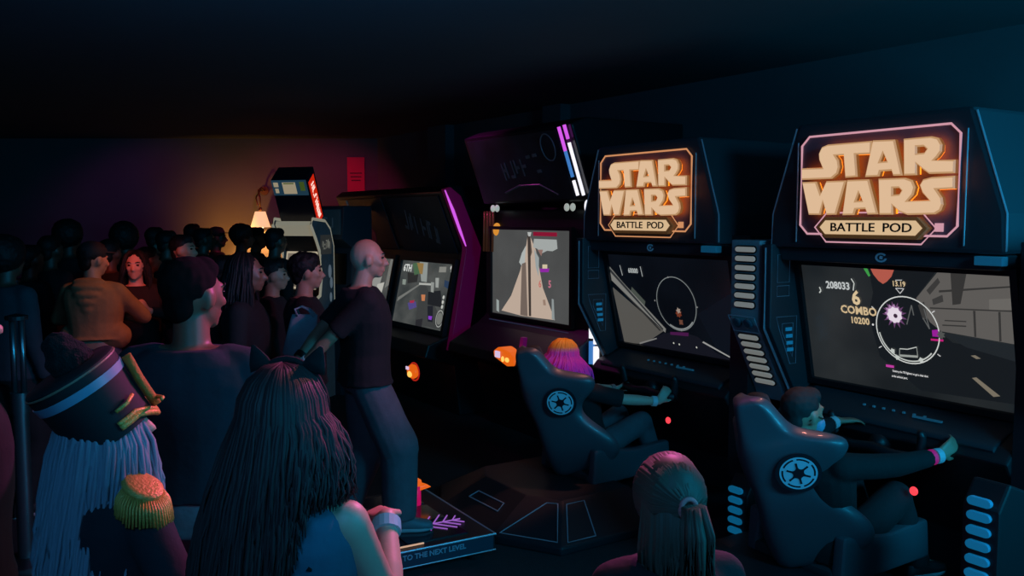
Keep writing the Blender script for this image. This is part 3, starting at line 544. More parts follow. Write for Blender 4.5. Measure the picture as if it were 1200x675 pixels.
def marquee_cabinet():
    t = thing('shooter_cabinet', 'tall black cabinet with overhanging dark marquee and a pale runway on its screen', 'arcade machine', FM.o, FM.th)
    bm = B(); prism(bm, [(.95, 0), (.95, 2.0), (.08, 2.0), (.06, 1.84), (.06, 1.04), (-.04, .96), (-.34, .80), (-.36, .72), (-.05, .60), (.1, 0)], 'x', -.84, .80); fin('carcass', bm, blackp, t, bevel=.015)
    bm = B(); prism(bm, [(-.20, 2.64), (.01, 2.06), (.14, 2.03), (.95, 2.03), (.95, 2.70), (-.05, 2.70)], 'x', -.80, .82); fin('marquee', bm, mat('marquee_gloss_black', (22, 24, 28), .3), t, bevel=.015)
    an = math.atan2(.21, .58); MM = Matrix.Translation((0, -.205, 2.64)) @ Matrix.Rotation(an, 4, 'X')
    bm = B(); box(bm, (-.06, -.004, -.31), (1.36, .008, .56), MM); fin('marquee_art', bm, artm, t)
    bm = B(); add_bm(bm, glyphs(6, .17, .10, 3, .2, .002), MM @ Matrix.Translation((0, -.010, -.30)) @ Matrix.Rotation(-.08, 4, 'Y'))
    tube(bm, [MM @ Vector(p) for p in ((-.35, -.01, -.52), (-.1, -.01, -.46), (.2, -.01, -.46), (.42, -.01, -.55))], .008, 6)
    loop_tube(bm, [MM @ Vector((.46 + .09 * math.cos(2 * PI * k / 20), -.01, -.16 + .11 * math.sin(2 * PI * k / 20))) for k in range(20)], .006)
    fin('marquee_lettering', bm, ghost, t)
    # tube lights up the right-hand front edge
    for (x, z0, z1, m) in ((.690, -.01, -.20, violet_l), (.690, -.20, -.41, blue_l), (.690, -.44, -.56, silver_l), (.765, .0, -.11, violet_l), (.765, -.14, -.56, silver_l)):
        bm = B(); tube(bm, [MM @ Vector((x, -.022, z0)), MM @ Vector((x, -.022, (z0 + z1) / 2)), MM @ Vector((x, -.022, z1))], .014, 10); fin('tube_light', bm, m, t, smooth=True)
    bm = B(); ell(bm, (.775, -.01, 2.02), (.022, .02, .05)); fin('tube_light', bm, silver_l, t, smooth=True)
    for x in (-.62, -.55, .50, .58):
        bm = B(); ell(bm, (x, .0, 2.015), (.024, .022, .032)); fin('downlight', bm, mat('downlight_lens', (190, 195, 190), .3, emit=(150, 158, 150)), t, smooth=True)
    # left pillar: bronze slats and a half-round amber lamp
    for k in range(4):
        bm = B(); tube(bm, [(-.83 + .05 * k, .04, 1.99), (-.83 + .05 * k, .03, 1.62)], .011, 8); fin('pillar_slat', bm, mat('bronze_slat', (120, 78, 52), .35, metal=.4, emit=(40, 22, 14)), t, smooth=True)
    bm = B(); ell(bm, (-.64, .055, 1.825), (.055, .03, .06)); fin('amber_lamp', bm, glow('amber_lamp_glass', (214, 140, 50)), t, smooth=True)
    MS = Matrix.Translation((-.10, .045, 1.825))
    sw, sh = 1.20, .765
    screen(t, sw, sh, MS, screen_mat('grey_game_picture', (70, 71, 71), (80, 81, 81), (2, 1, 2))); bezel(t, sw, sh, .03, MS, blackp, .04)
    P = Pic(sw, sh, MS); D = PIC['PM']
    P.poly(D['tri'], (186, 166, 150)); P.poly(D['gl'], (170, 176, 174)); P.poly(D['gr'], (150, 158, 158)); P.poly(D['fl'], (150, 160, 158)); P.poly(D['fr'], (140, 148, 148))
    P.poly(D['sh1'], (112, 98, 90)); P.poly(D['sh2'], (62, 54, 50)); P.poly(D['sh3'], (90, 78, 70)); P.poly(D['bar'], (132, 20, 48)); P.poly(D['splat'], (160, 165, 163)); P.poly(D['mask'], (140, 108, 100))
    P.poly(D['pur'], (140, 40, 160)); P.poly(D['yel'], (205, 190, 160)); P.poly(D['cup'], (175, 178, 176)); P.poly(D['sm'], (150, 125, 110))
    P.text('6', D['t6'][0], .085, (190, 110, 100), 1, bold=.03); P.text('5', D['t5'][0], .085, (190, 110, 130), 1, bold=.03); P.done(t)
    bm = B(); tube(bm, [(-.70, .01, 1.00), (.52, .01, 1.00)], .006, 6); fin('deck_edging', bm, line_m, t)
    for (x, z0, z1, m) in ((.86, 1.16, 1.00, silver_l), (.915, 1.10, .96, silver_l), (.86, .975, .80, blue_l), (.915, .94, .79, silver_l)):
        bm = B(); tube(bm, [(x, -.02, z0), (x, -.02, (z0 + z1) / 2), (x, -.02, z1)], .024, 10); fin('tube_light', bm, m, t, smooth=True)
    bm = B(); prism(bm, [(.80, 1.28), (.94, 1.22), (.94, .72), (.80, .72)], 'y', .0, .3); fin('light_pod', bm, blackp, t, bevel=.01)
    # lit orange grip on the control deck with its magenta stalk
    bm = B(); prism(bm, [(-.15, .0), (-.17, .05), (-.10, .10), (.06, .095), (.15, .06), (.16, .0), (.05, -.03), (-.02, -.02)], 'y', -.07, .07)
    bmesh.ops.transform(bm, matrix=Matrix.Translation((.13, -.30, .75)) @ Matrix.Rotation(.12, 4, 'Y'), verts=bm.verts); g = fin('control_grip', bm, orange_g, t, bevel=.02, seg=3)
    bm = B(); box(bm, (.05, -.375, .80), (.07, .012, .055)); fin('grip_button', bm, glow('lilac_button', (214, 190, 225)), g, bevel=.004)
    bm = B(); ell(bm, (.19, -.37, .77), (.03, .012, .02)); ell(bm, (.13, -.375, .77), (.016, .012, .024)); fin('grip_highlight', bm, orange_hi, g)
    bm = B(); prism(bm, [(.15, .79), (.21, .80), (.24, .95), (.19, .95)], 'y', -.24, -.20); fin('grip_stalk', bm, mat('magenta_stalk', (120, 12, 80), .4, emit=(70, 4, 56)), t, bevel=.006)
    return t
marquee_cabinet()
# ------------------------------------------------------------------ twin-screen motorbike racing cabinet
FB = sub(FP1, -4.25, .10)
def bike_cabinet():
    t = thing('racing_cabinet', 'wide two-screen racing cabinet with a magenta right side panel, beside the bald man', 'arcade machine', FB.o, FB.th)
    bm = B(); prism(bm, [(.95, 0), (.95, 1.70), (.14, 1.66), (.13, 1.50), (-.02, .80), (-.26, .72), (-.30, .60), (.02, .50), (.08, 0)], 'x', -1.30, 1.36); fin('carcass', bm, blackp, t, bevel=.015)
    bm = B(); prism(bm, [(-.10, 2.18), (.12, 1.62), (.2, 1.60), (.95, 1.60), (.95, 2.24), (-.02, 2.24)], 'x', -1.30, 1.36); fin('marquee', bm, mat('marquee_gloss_black', (22, 24, 28), .3), t, bevel=.015)
    an = math.atan2(.22, .56); MM = Matrix.Translation((0, -.104, 2.18)) @ Matrix.Rotation(an, 4, 'X')
    for cx in (-.62, .68):
        bm = B(); box(bm, (cx, -.004, -.34), (1.16, .008, .60), MM); fin('marquee_art', bm, artm, t)
    bm = B(); add_bm(bm, glyphs(6, .22, .12, 5, .16, .002), MM @ Matrix.Translation((.68, -.010, -.36)) @ Matrix.Rotation(.25, 4, 'Y')); fin('marquee_lettering', bm, ghost, t)
    bm = B()
    prism(bm, [(-.95, -.50), (-.80, -.40), (-.72, -.46), (-.60, -.36), (-.50, -.44), (-.56, -.58), (-.72, -.62)], 'y', -.012, -.008); bmesh.ops.transform(bm, matrix=MM, verts=bm.verts); fin('marquee_motif', bm, mat('dull_red_print', (120, 30, 44), .5, emit=(26, 4, 10)), t)
    bm = B(); tube(bm, [MM @ Vector((-1.0 + .018, -.01, -.05)), MM @ Vector((-.98, -.01, -.3))], .008, 6); fin('marquee_divider', bm, line_m, t)
    # magenta side panel following the front profile
    side = [(-.115, 2.20), (-.05, 2.22), (.06, 2.14), (.285, 1.64), (.125, .66), (-.07, .66), (.11, 1.60), (.11, 1.66)]
    bm = B(); prism(bm, side, 'x', 1.362, 1.44); fin('side_panel', bm, purple_p, t, bevel=.008)
    bm = B(); tube(bm, [(1.442, -.115, 2.19), (1.442, -.03, 2.0), (1.442, .05, 1.80), (1.442, .11, 1.66)], [.006, .016, .014, .006], 8); fin('side_light', bm, violet_l, t, smooth=True)
    sw, sh = 1.12, .66
    for i, cx in enumerate((-.62, .70)):
        MS = Matrix.Translation((cx, .085, 1.475)) @ Matrix.Rotation(-.21, 4, 'X')
        screen(t, sw, sh, MS, screen_mat('street_picture', (56, 60, 60), (84, 86, 84), (2.5, 1, 4))); bezel(t, sw, sh, .05, MS, blackp)
        P = Pic(sw, sh, MS); D = PIC['PB']
        if i == 0: P.poly([(.55, 0), (.8, 0), (.75, .5), (.5, .6)], (140, 142, 138)); P.poly([(.7, .45), (.85, .4), (.8, .9), (.66, 1)], (178, 178, 170)); P.poly([(.9, 0), (1, 0), (1, .4), (.88, .5)], (110, 112, 108)); P.done(t); continue
        P.poly(D['dk1'], (44, 44, 44)); P.poly(D['road'], (60, 62, 62)); P.poly(D['sky'], (140, 146, 142)); P.poly(D['yel'], (140, 112, 66)); P.poly(D['grn'], (70, 100, 72)); P.poly(D['dk2'], (30, 32, 36)); P.poly(D['blu'], (40, 58, 84)); P.poly(D['lane'], (112, 114, 110))
        P.poly(D['bik1'], (80, 70, 130)); P.poly(D['rd'], (160, 40, 70)); P.poly(D['bik2'], (30, 32, 40)); P.poly(D['rid'], (40, 40, 44)); P.poly(D['or'], (190, 120, 80)); P.poly(D['pur'], (130, 60, 190)); P.poly(D['w1'], (170, 172, 166))
        P.poly(D['p1'], (150, 154, 150)); P.poly(D['p2'], (140, 144, 140)); P.poly(D['bd1'], (130, 130, 124)); P.poly(D['sg'], (130, 140, 132))
        P.ring(D['map'][0], .075, .085, .008, (170, 172, 168)); P.disc(D['map'][0], .06, (110, 112, 108))
        for k in ('n1', 'n2', 'c1', 'c2', 'c3'): P.disc(D[k][0], .02, (190, 192, 186), 8)
        P.text('6TH', D['t'][0], .105, (205, 208, 204), 1, bold=.03); P.done(t)
    gx, gz = .39, -.09
    bm = B(); ell(bm, (.78 + gx, -.33, .54 + gz), (.085, .05, .07)); g = fin('control_grip', bm, orange_g, t, smooth=True)
    bm = B(); ell(bm, (.80 + gx, -.375, .52 + gz), (.035, .02, .03)); fin('grip_highlight', bm, orange_hi, g, smooth=True)
    bm = B(); box(bm, (.76 + gx, -.38, .575 + gz), (.05, .01, .03)); fin('grip_button', bm, glow('lilac_button', (214, 190, 225)), g)
    bm = B(); loop_tube(bm, [(.80 + gx + .10 * math.cos(2 * PI * k / 20), -.325, .54 + gz + .085 * math.sin(2 * PI * k / 20)) for k in range(20)], .008); fin('grip_ring', bm, glow('red_rim_light', (170, 30, 20)), g)
    return t
bike_cabinet()
# ------------------------------------------------------------------ dance platform
def dance_platform():
    A = onz(580, 625, .15); Bp = onz(457, 650, .15); d = (A - Bp).normalized(); th = math.atan2(d.y, d.x)
    o = Vector((A.x, A.y, 0)); F = Frame(o.x, o.y, th)     # origin: right front corner, local x along the front edge to the left is negative
    t = thing('dance_platform', 'low black dance game platform with purple arrows under the bald man\'s shoes', 'game platform', o, th)
    Wd, Dp = 1.75, 1.0
    bm = B(); prism(bm, [(-Wd, 0), (0, 0), (0, Dp), (-Wd, Dp)], 'z', .055, .15); fin('deck', bm, blackp, t, bevel=.006)
    bm = B(); box(bm, (-Wd / 2, -.004, .103), (Wd - .03, .008, .08)); fin('front_fascia', bm, mat('fascia_print', (34, 58, 72), .4), t)
    bm = text_bm('DANCE TO THE NEXT LEVEL', .040, .001, 1.02, align='RIGHT', bold=.001); bmesh.ops.transform(bm, matrix=Matrix.Translation((-.19, -.010, .115)), verts=bm.verts); fin('fascia_lettering', bm, mat('fascia_lettering', (96, 140, 158), .5, emit=(8, 34, 46)), t)
    bm = B(); tube(bm, [(-Wd, -.006, .15), (0, -.006, .15), (.0, Dp, .15)], .006, 6); tube(bm, [(-Wd, -.006, .06), (0, -.006, .06)], .004, 6); fin('edge_strip', bm, mat('steel_edging', (150, 165, 175), .35, metal=.6, emit=(16, 34, 46)), t)
    for x in (-.09, -.9, -1.66):
        for y in (.08, .92):
            bm = B(); lathe(bm, [(.045, 0), (.05, .02), (.03, .03), (.025, .06)], (x, y, 0), 16); fin('foot', bm, rubber, t)
    padm = mat('pad_acrylic', (26, 24, 34), .15)
    for (x0, x1) in ((-.50, -.13), (-.92, -.55), (-1.34, -.97)):
        for (y0, y1) in ((.08, .34), (.38, .64), (.68, .94)):
            bm = B(); box(bm, ((x0 + x1) / 2, (y0 + y1) / 2, .153), (x1 - x0, y1 - y0, .006)); fin('pad', bm, padm, t)
    bm = B(); c = Vector((-.27, .30, .158)); L = [((-.20, 0), (.20, 0))]
    for k in range(6):
        q = -.16 + .062 * k; l = .06 + .03 * min(k, 5 - k)
        for s in (-1, 1): L.append(((q, 0), (q + l * .8, s * l)))
    for a, b in L: tube(bm, [c + Vector((a[0], a[1], 0)), c + Vector((b[0], b[1], 0))], .004, 5)
    fin('arrow_light', bm, glow('lilac_arrow_light', (150, 92, 190)), t)
    for a, b in (((-.72, .045), (-.42, .045)), ((-.55, .66), (-.20, .66)), ((-1.0, .36), (-.86, .36))):
        bm = B(); tube(bm, [(a[0], a[1], .158), (b[0], b[1], .158)], .005, 6); fin('pad_light_strip', bm, glow('warm_strip_light', (200, 160, 130)), t)
    # lit stage lamp standing on the far side of the deck
    b = F.I @ at(487, 604, 5.42); b = Vector((b.x, b.y, .15))
    bm = B(); tube(bm, [b, b + Vector((0, 0, .12))], .035, 12); fin('lamp_stem', bm, glow('magenta_lamp_stem', (170, 12, 84)), t, smooth=True)
    bm = B(); prism(bm, [(-.05, .12), (.04, .12), (.03, .16), (-.05, .19)], 'y', -.03, .03); prism(bm, [(-.02, .085), (.10, .105), (.06, .125), (-.02, .12)], 'y', -.03, .03); bmesh.ops.transform(bm, matrix=Matrix.Translation((b.x, b.y, b.z)), verts=bm.verts); fin('lamp_head', bm, orange_g, t, bevel=.008)
    return F
FD = dance_platform()
# ------------------------------------------------------------------ glowing upright cabinet with leaning topper
FC = Frame(*at(357, 300, 9.5).to_2d(), -.30)
edge_w = mat('pale_cabinet_edge', (205, 198, 180), .5, emit=(120, 112, 92)); sideart = mat('cabinet_side_art', (40, 60, 74), .5, var=.5, vscale=9, emit=(12, 22, 28))
def upright_cabinet():
    t = thing('upright_cabinet', 'glowing upright cabinet with pale curved edges and a leaning topper with red-lit lettering', 'arcade machine', FC.o, FC.th)
    t.scale = (.76, .70, 1.03)
    prof = [(.30, 0), (-.28, 0), (-.30, .80), (-.42, .92), (-.40, 1.0), (-.12, 1.08), (-.06, 1.30), (-.10, 1.52), (-.22, 1.66), (-.36, 1.80), (-.30, 1.86), (.05, 1.84), (.20, 1.76), (.30, 1.58)]
    for x0, x1, nm in ((.28, .31, 'side_panel'), (-.31, -.28, 'side_panel')):
        bm = B(); prism(bm, prof, 'x', x0, x1); sd = fin(nm, bm, sideart, t)
        bm = B(); xx = (x0 + x1) / 2; tube(bm, [(xx, y, z) for y, z in prof[3:]] + [(xx, .30, .02)], .02, 8); fin('edge_trim', bm, edge_w, sd)
    bm = B(); prism(bm, [(.28, .02), (-.25, .02), (-.27, .80), (-.10, .98), (.05, 1.05), (.28, 1.05)], 'x', -.28, .28); prism(bm, [(.27, 1.05), (.05, 1.05), (-.02, 1.52), (-.20, 1.70), (-.32, 1.80), (.05, 1.82), (.27, 1.6)], 'x', -.28, .28); fin('carcass', bm, blackp, t)
    bm = B(); prism(bm, [(-.20, 1.69), (-.33, 1.80), (-.30, 1.84), (-.1, 1.83)], 'x', -.27, .27); fin('hood_liner', bm, edge_w, t)
    MS = Matrix.Translation((0, -.06, 1.53)) @ Matrix.Rotation(-.30, 4, 'X')
    screen(t, .50, .40, MS, screen_mat('misty_picture', (52, 46, 42), (130, 118, 104), (4, 1, 5)))
    P = Pic(.50, .40, MS); P.disc((.4, .62), .07, (190, 130, 90), 16, .6); P.disc((.62, .66), .06, (200, 160, 130), 14, .6); P.disc((.5, .3), .08, (100, 84, 74)); P.line([(0.03, .03), (.97, .03), (.97, .97), (.03, .97), (.03, .03)], .02, (176, 164, 140)); P.done(t)
    bm = B(); prism(bm, [(-.44, .86), (-.40, 1.0), (-.1, 1.07), (-.1, .86)], 'x', -.28, .28); fin('control_deck', bm, blackp, t, bevel=.01)
    bm = B(); ell(bm, (.10, -.40, 1.0), (.12, .06, .06)); g = fin('deck_light', bm, orange_g, t, smooth=True)
    bm = B(); ell(bm, (.12, -.44, 1.0), (.06, .03, .03)); fin('deck_light_core', bm, orange_hi, g, smooth=True)
    bm = B(); add_bm(bm, glyphs(5, .10, .05, 9, .3, .003), Matrix.Translation((.315, .06, 1.60)) @ Matrix.Rotation(PI / 2, 4, 'Z')); fin('side_lettering', bm, mat('pale_side_lettering', (150, 150, 138), .6, emit=(96, 92, 80)), t)
    bm = B(); prism(bm, [(y * .16 + .05, 1.60 + z * .10) for y, z in ((-1, -1), (1, -1), (1.1, 0), (1, 1), (-1, 1), (-1.1, 0))], 'x', .312, .316); fin('side_plaque', bm, mat('side_plaque', (60, 62, 62), .6, emit=(36, 36, 34)), t)
    bm = B()
    for y, z, r in ((.16, 1.32, .07), (.2, 1.2, .06), (.18, 1.05, .05)): loft(bm, [[(xx, y + r * .7 * math.cos(2 * PI * k / 16), z + r * math.sin(2 * PI * k / 16)) for k in range(16)] for xx in (.311, .314)])
    fin('side_motif', bm, mat('side_motif', (150, 156, 160), .6, emit=(70, 78, 84)), t)
    # the topper box, tipped forward
    MT = Matrix.Translation((0, .0, 1.85)) @ Matrix.Rotation(.56, 4, 'X')
    bm = B(); box(bm, (0, -.02, .285), (.54, .26, .57), MT); tp = fin('topper', bm, mat('topper_black', (26, 20, 34), .35), t, bevel=.01)
    bm = B(); box(bm, (0, -.154, .48), (.53, .012, .17), MT); fin('topper_poster', bm, mat('poster_blue', (50, 80, 100), .5, emit=(26, 48, 60)), tp)
    bm = B(); box(bm, (0, -.162, .48), (.20, .006, .13), MT); box(bm, (-.20, -.162, .52), (.07, .006, .05), MT); box(bm, (-.20, -.162, .45), (.05, .006, .05), MT); fin('topper_picture', bm, mat('poster_cream', (200, 180, 140), .5, emit=(146, 130, 104)), tp)
    bm = B(); box(bm, (.0, -.163, .535), (.16, .006, .012), MT); box(bm, (.20, -.163, .50), (.07, .006, .10), MT); fin('topper_print', bm, mat('poster_green', (90, 110, 40), .5, emit=(56, 70, 24)), tp)
    bm = B(); box(bm, (.272, -.02, .26), (.006, .17, .50), MT); fin('topper_side_light', bm, glow('red_backlight', (196, 34, 12)), tp)
    bm = B(); add_bm(bm, glyphs(11, .085, .038, 12, .42, .004), MT @ Matrix.Translation((.279, -.02, .26)) @ Matrix.Rotation(PI / 2, 4, 'Z') @ Matrix.Rotation(PI / 2, 4, 'Y')); fin('topper_lettering', bm, glow('white_hot_lettering', (250, 205, 190), 1.2), tp)
    return t
upright_cabinet()
FQ = Frame(*at(391, 300, 9.9).to_2d(), -.62)
def dim_cabinet():
    t = thing('upright_cabinet', 'unlit teal-black cabinet between the glowing upright and the racing cabinet', 'arcade machine', FQ.o, FQ.th)
    bm = B(); prism(bm, [(.3, 0), (-.2, 0), (-.2, .9), (-.32, 1.0), (-.05, 1.1), (.0, 1.6), (-.15, 1.7), (-.12, 2.06), (.3, 2.06)], 'x', -.30, .30); fin('carcass', bm, mat('teal_black_panel', (30, 52, 62), .6), t, bevel=.01)
    bm = B(); box(bm, (0, -.145, 1.885), (.54, .012, .27)); mq = fin('marquee_panel', bm, mat('teal_marquee', (34, 62, 74), .5, emit=(5, 15, 20)), t)
    bm = B(); add_bm(bm, glyphs(4, .12, .09, 21, .2, .002), Matrix.Translation((0, -.154, 1.88))); fin('marquee_lettering', bm, mat('dim_teal_lettering', (80, 100, 110), .5, emit=(16, 26, 32)), mq)
    bm = B(); box(bm, (0, -.03, 1.36), (.46, .02, .36)); fin('screen', bm, mat('dead_screen', (10, 14, 16), .2), t)
dim_cabinet()
# ------------------------------------------------------------------ sconce, wall banner, wall sign
def sconce():
    p = at(309, 259, 12.42)
    t = thing('wall_lamp', 'small wall lamp with a lit white shade on the amber back wall', 'lamp', (p.x, 12.5, p.z))
    bm = B(); lathe(bm, [(0, 0), (.06, 0), (.06, .02), (.0, .02)], (0, 0, 0)); bmesh.ops.transform(bm, matrix=Matrix.Translation((0, 0, .42)) @ Matrix.Rotation(PI / 2, 4, 'X'), verts=bm.verts); brass = mat('aged_brass', (110, 80, 44), .4, metal=.7); fin('wall_plate', bm, brass, t)
    bm = B(); tube(bm, [(0, -.01, .42), (-.02, -.10, .46), (-.03, -.2, .42), (0, -.24, .30), (0, -.24, .12)], .013, 8); tube(bm, [(-.06, -.02, .42), (-.09, -.12, .32), (-.04, -.22, .22)], .009, 8); ell(bm, (0, -.24, .16), (.025, .025, .03)); fin('arm', bm, brass, t, smooth=True)
    bm = B(); prof = [(.070, .13), (.13, -.07), (.138, -.075), (.138, -.085), (.127, -.085), (.064, .13)]
    lathe(bm, prof, (0, -.24, 0), 28); fin('lamp_shade', bm, mat('lit_shade', (240, 220, 190), .8, emit=(240, 190, 130)), t, smooth=True)
    bm = B(); ell(bm, (0, -.24, -.07), (.045, .045, .055)); fin('bulb', bm, glow('bulb', (255, 236, 200), 2), t, smooth=True)
    for nm, dz, e in (('lamp_light', -.16, 95),):
        d = bpy.data.lights.new(nm, 'SPOT'); d.spot_size = 2.75; d.spot_blend = .35; d.color = (1, .42, .10); d.energy = e; d.shadow_soft_size = .05
        o = bpy.data.objects.new(nm, d); COL.objects.link(o); o.location = (p.x, 12.26, p.z + dz); o.rotation_euler = (.35, -.25, 0)
sconce()
p = at(417, 208, 12.47)
t = thing('wall_banner', 'narrow red banner hanging on the back wall near its corner', 'banner', (p.x, 12.49, p.z))
bm = B(); box(bm, (0, 0, 0), (.24, .012, .56)); fin('cloth', bm, mat('red_banner', (150, 20, 40), .8, emit=(34, 0, 12)), t)
bm = B()
for k in range(3): box(bm, (0, -.008, .06 - .05 * k), (.17 - .02 * k, .004, .016))
fin('banner_print', bm, mat('dark_banner_print', (70, 8, 22), .8), t)
# ------------------------------------------------------------------ posts at the left edge
def post(px, Yb, h, label, r, base):
    p = onz(px[0], px[1], 0); t = thing('barrier_post', label, 'barrier post', (p.x, p.y, 0), 0, 'steel posts at the left edge')
    bm = B(); lathe(bm, [(base, 0), (base, .02), (base * .92, .04), (base * .4, .055), (r * 1.3, .06)], (0, 0, 0), 28); fin('base', bm, blackp, t, smooth=False, auto=.6)
    bm = B(); lathe(bm, [(r * 1.2, .055), (r * 1.2, h * .62), (r * 1.35, h * .62), (r * 1.35, h * .70), (r, h * .70)], (0, 0, 0), 18); fin('lower_tube', bm, steel, t, auto=.6)
    bm = B(); tube(bm, [(-r * .7, 0, h * .68), (-r * .7, 0, h * .99)], r * .42, 10); tube(bm, [(r * .7, 0, h * .68), (r * .7, 0, h)], r * .42, 10); fin('upper_tube', bm, steel, t, smooth=True)
    bm = B(); lathe(bm, [(r * 1.6, h * .985), (r * 1.6, h * 1.0), (.001, h * 1.01)], (0, 0, 0), 18); fin('cap', bm, blackp, t)
post((32, 664), 0, 1.40, 'steel barrier post with round black base, nearer of the two at the left edge', .036, .17)
post((27, 560), 0, 1.48, 'thin steel barrier post further back at the left edge', .026, .13)
# ------------------------------------------------------------------ people
def skin(name, rgb): return mat(name, rgb, .5, bump=.04, bscale=120)
skin_a = skin('skin_tan', (176, 128, 104)); skin_b = skin('skin_light', (205, 160, 138)); skin_c = skin('skin_deep', (120, 84, 66))
def cloth(name, rgb): return mat('cloth_' + name, rgb, .9, bump=.25, bscale=35, var=.12, vscale=14)
hair_dk = mat('hair_dark', (20, 17, 17), .6, spec=.25, bump=.3, bscale=90); eye_m = mat('eye', (18, 14, 12), .2)
def rotm(yaw=0, pitch=0, roll=0): return Euler((-pitch, roll, -yaw), 'XYZ').to_matrix().to_4x4()
def ik(a, t, l1, l2, pole):
    a, t, pole = Vector(a), Vector(t), Vector(pole); d = t - a; L = min(d.length, (l1 + l2) * .995); d.normalize(); t = a + d * L
    x = (l1 * l1 - l2 * l2 + L * L) / (2 * L); h = math.sqrt(max(l1 * l1 - x * x, 0)); p = pole - d * pole.dot(d)
    if p.length < 1e-5: p = Vector((0, 0, -1))
    return a + d * x + p.normalized() * h, t
def hand(bm, w, d, pn, side, curl, s):
    """palm, four fingers and a thumb. w wrist, d direction of the fingers, pn the way the palm faces, side +1 right hand / -1 left"""
    w = Vector(w); d = Vector(d).normalized(); pn = Vector(pn); pn = (pn - d * pn.dot(d)).normalized()
    t = d.cross(pn).normalized() * (-side)               # towards the thumb
    def pt(a, b, c): return w + (d * a + t * b + pn * c) * s
    for b in (-.026, -.009, .009, .026): cone(bm, pt(.012, b * .7, 0), pt(.082, b, .002), .0145 * s, .0125 * s, 8)
    for b, l, r in ((.030, .068, .0088), (.010, .078, .0092), (-.011, .072, .0088), (-.030, .056, .0078)):
        p = pt(.084, b, 0); dd = d.copy(); up = pn
        for k, f in enumerate((.46, .31, .23)):
            a = curl * (.75, 1.0, .8)[k]; dd2 = dd * math.cos(a) + up * math.sin(a); up = up * math.cos(a) - dd * math.sin(a); dd = dd2
            q = p + dd * l * f * s + t * (b * .06) * s; cone(bm, p, q, r * s * (1 - .07 * k), r * s * (.95 - .09 * k), 8); p = q
    p = pt(.022, .026, .004)
    for k, (a, l) in enumerate(((.036, .036), (.020, .030), (.016, .024))):
        q = p + (t * (.034, .014, .004)[k] + d * (.030, .030, .026)[k] + pn * (.012 + .014 * curl) * (1, .8, .8)[k]) * s * .95
        cone(bm, p, q, (.0135 - .0015 * k) * s, (.012 - .0018 * k) * s, 8); p = q
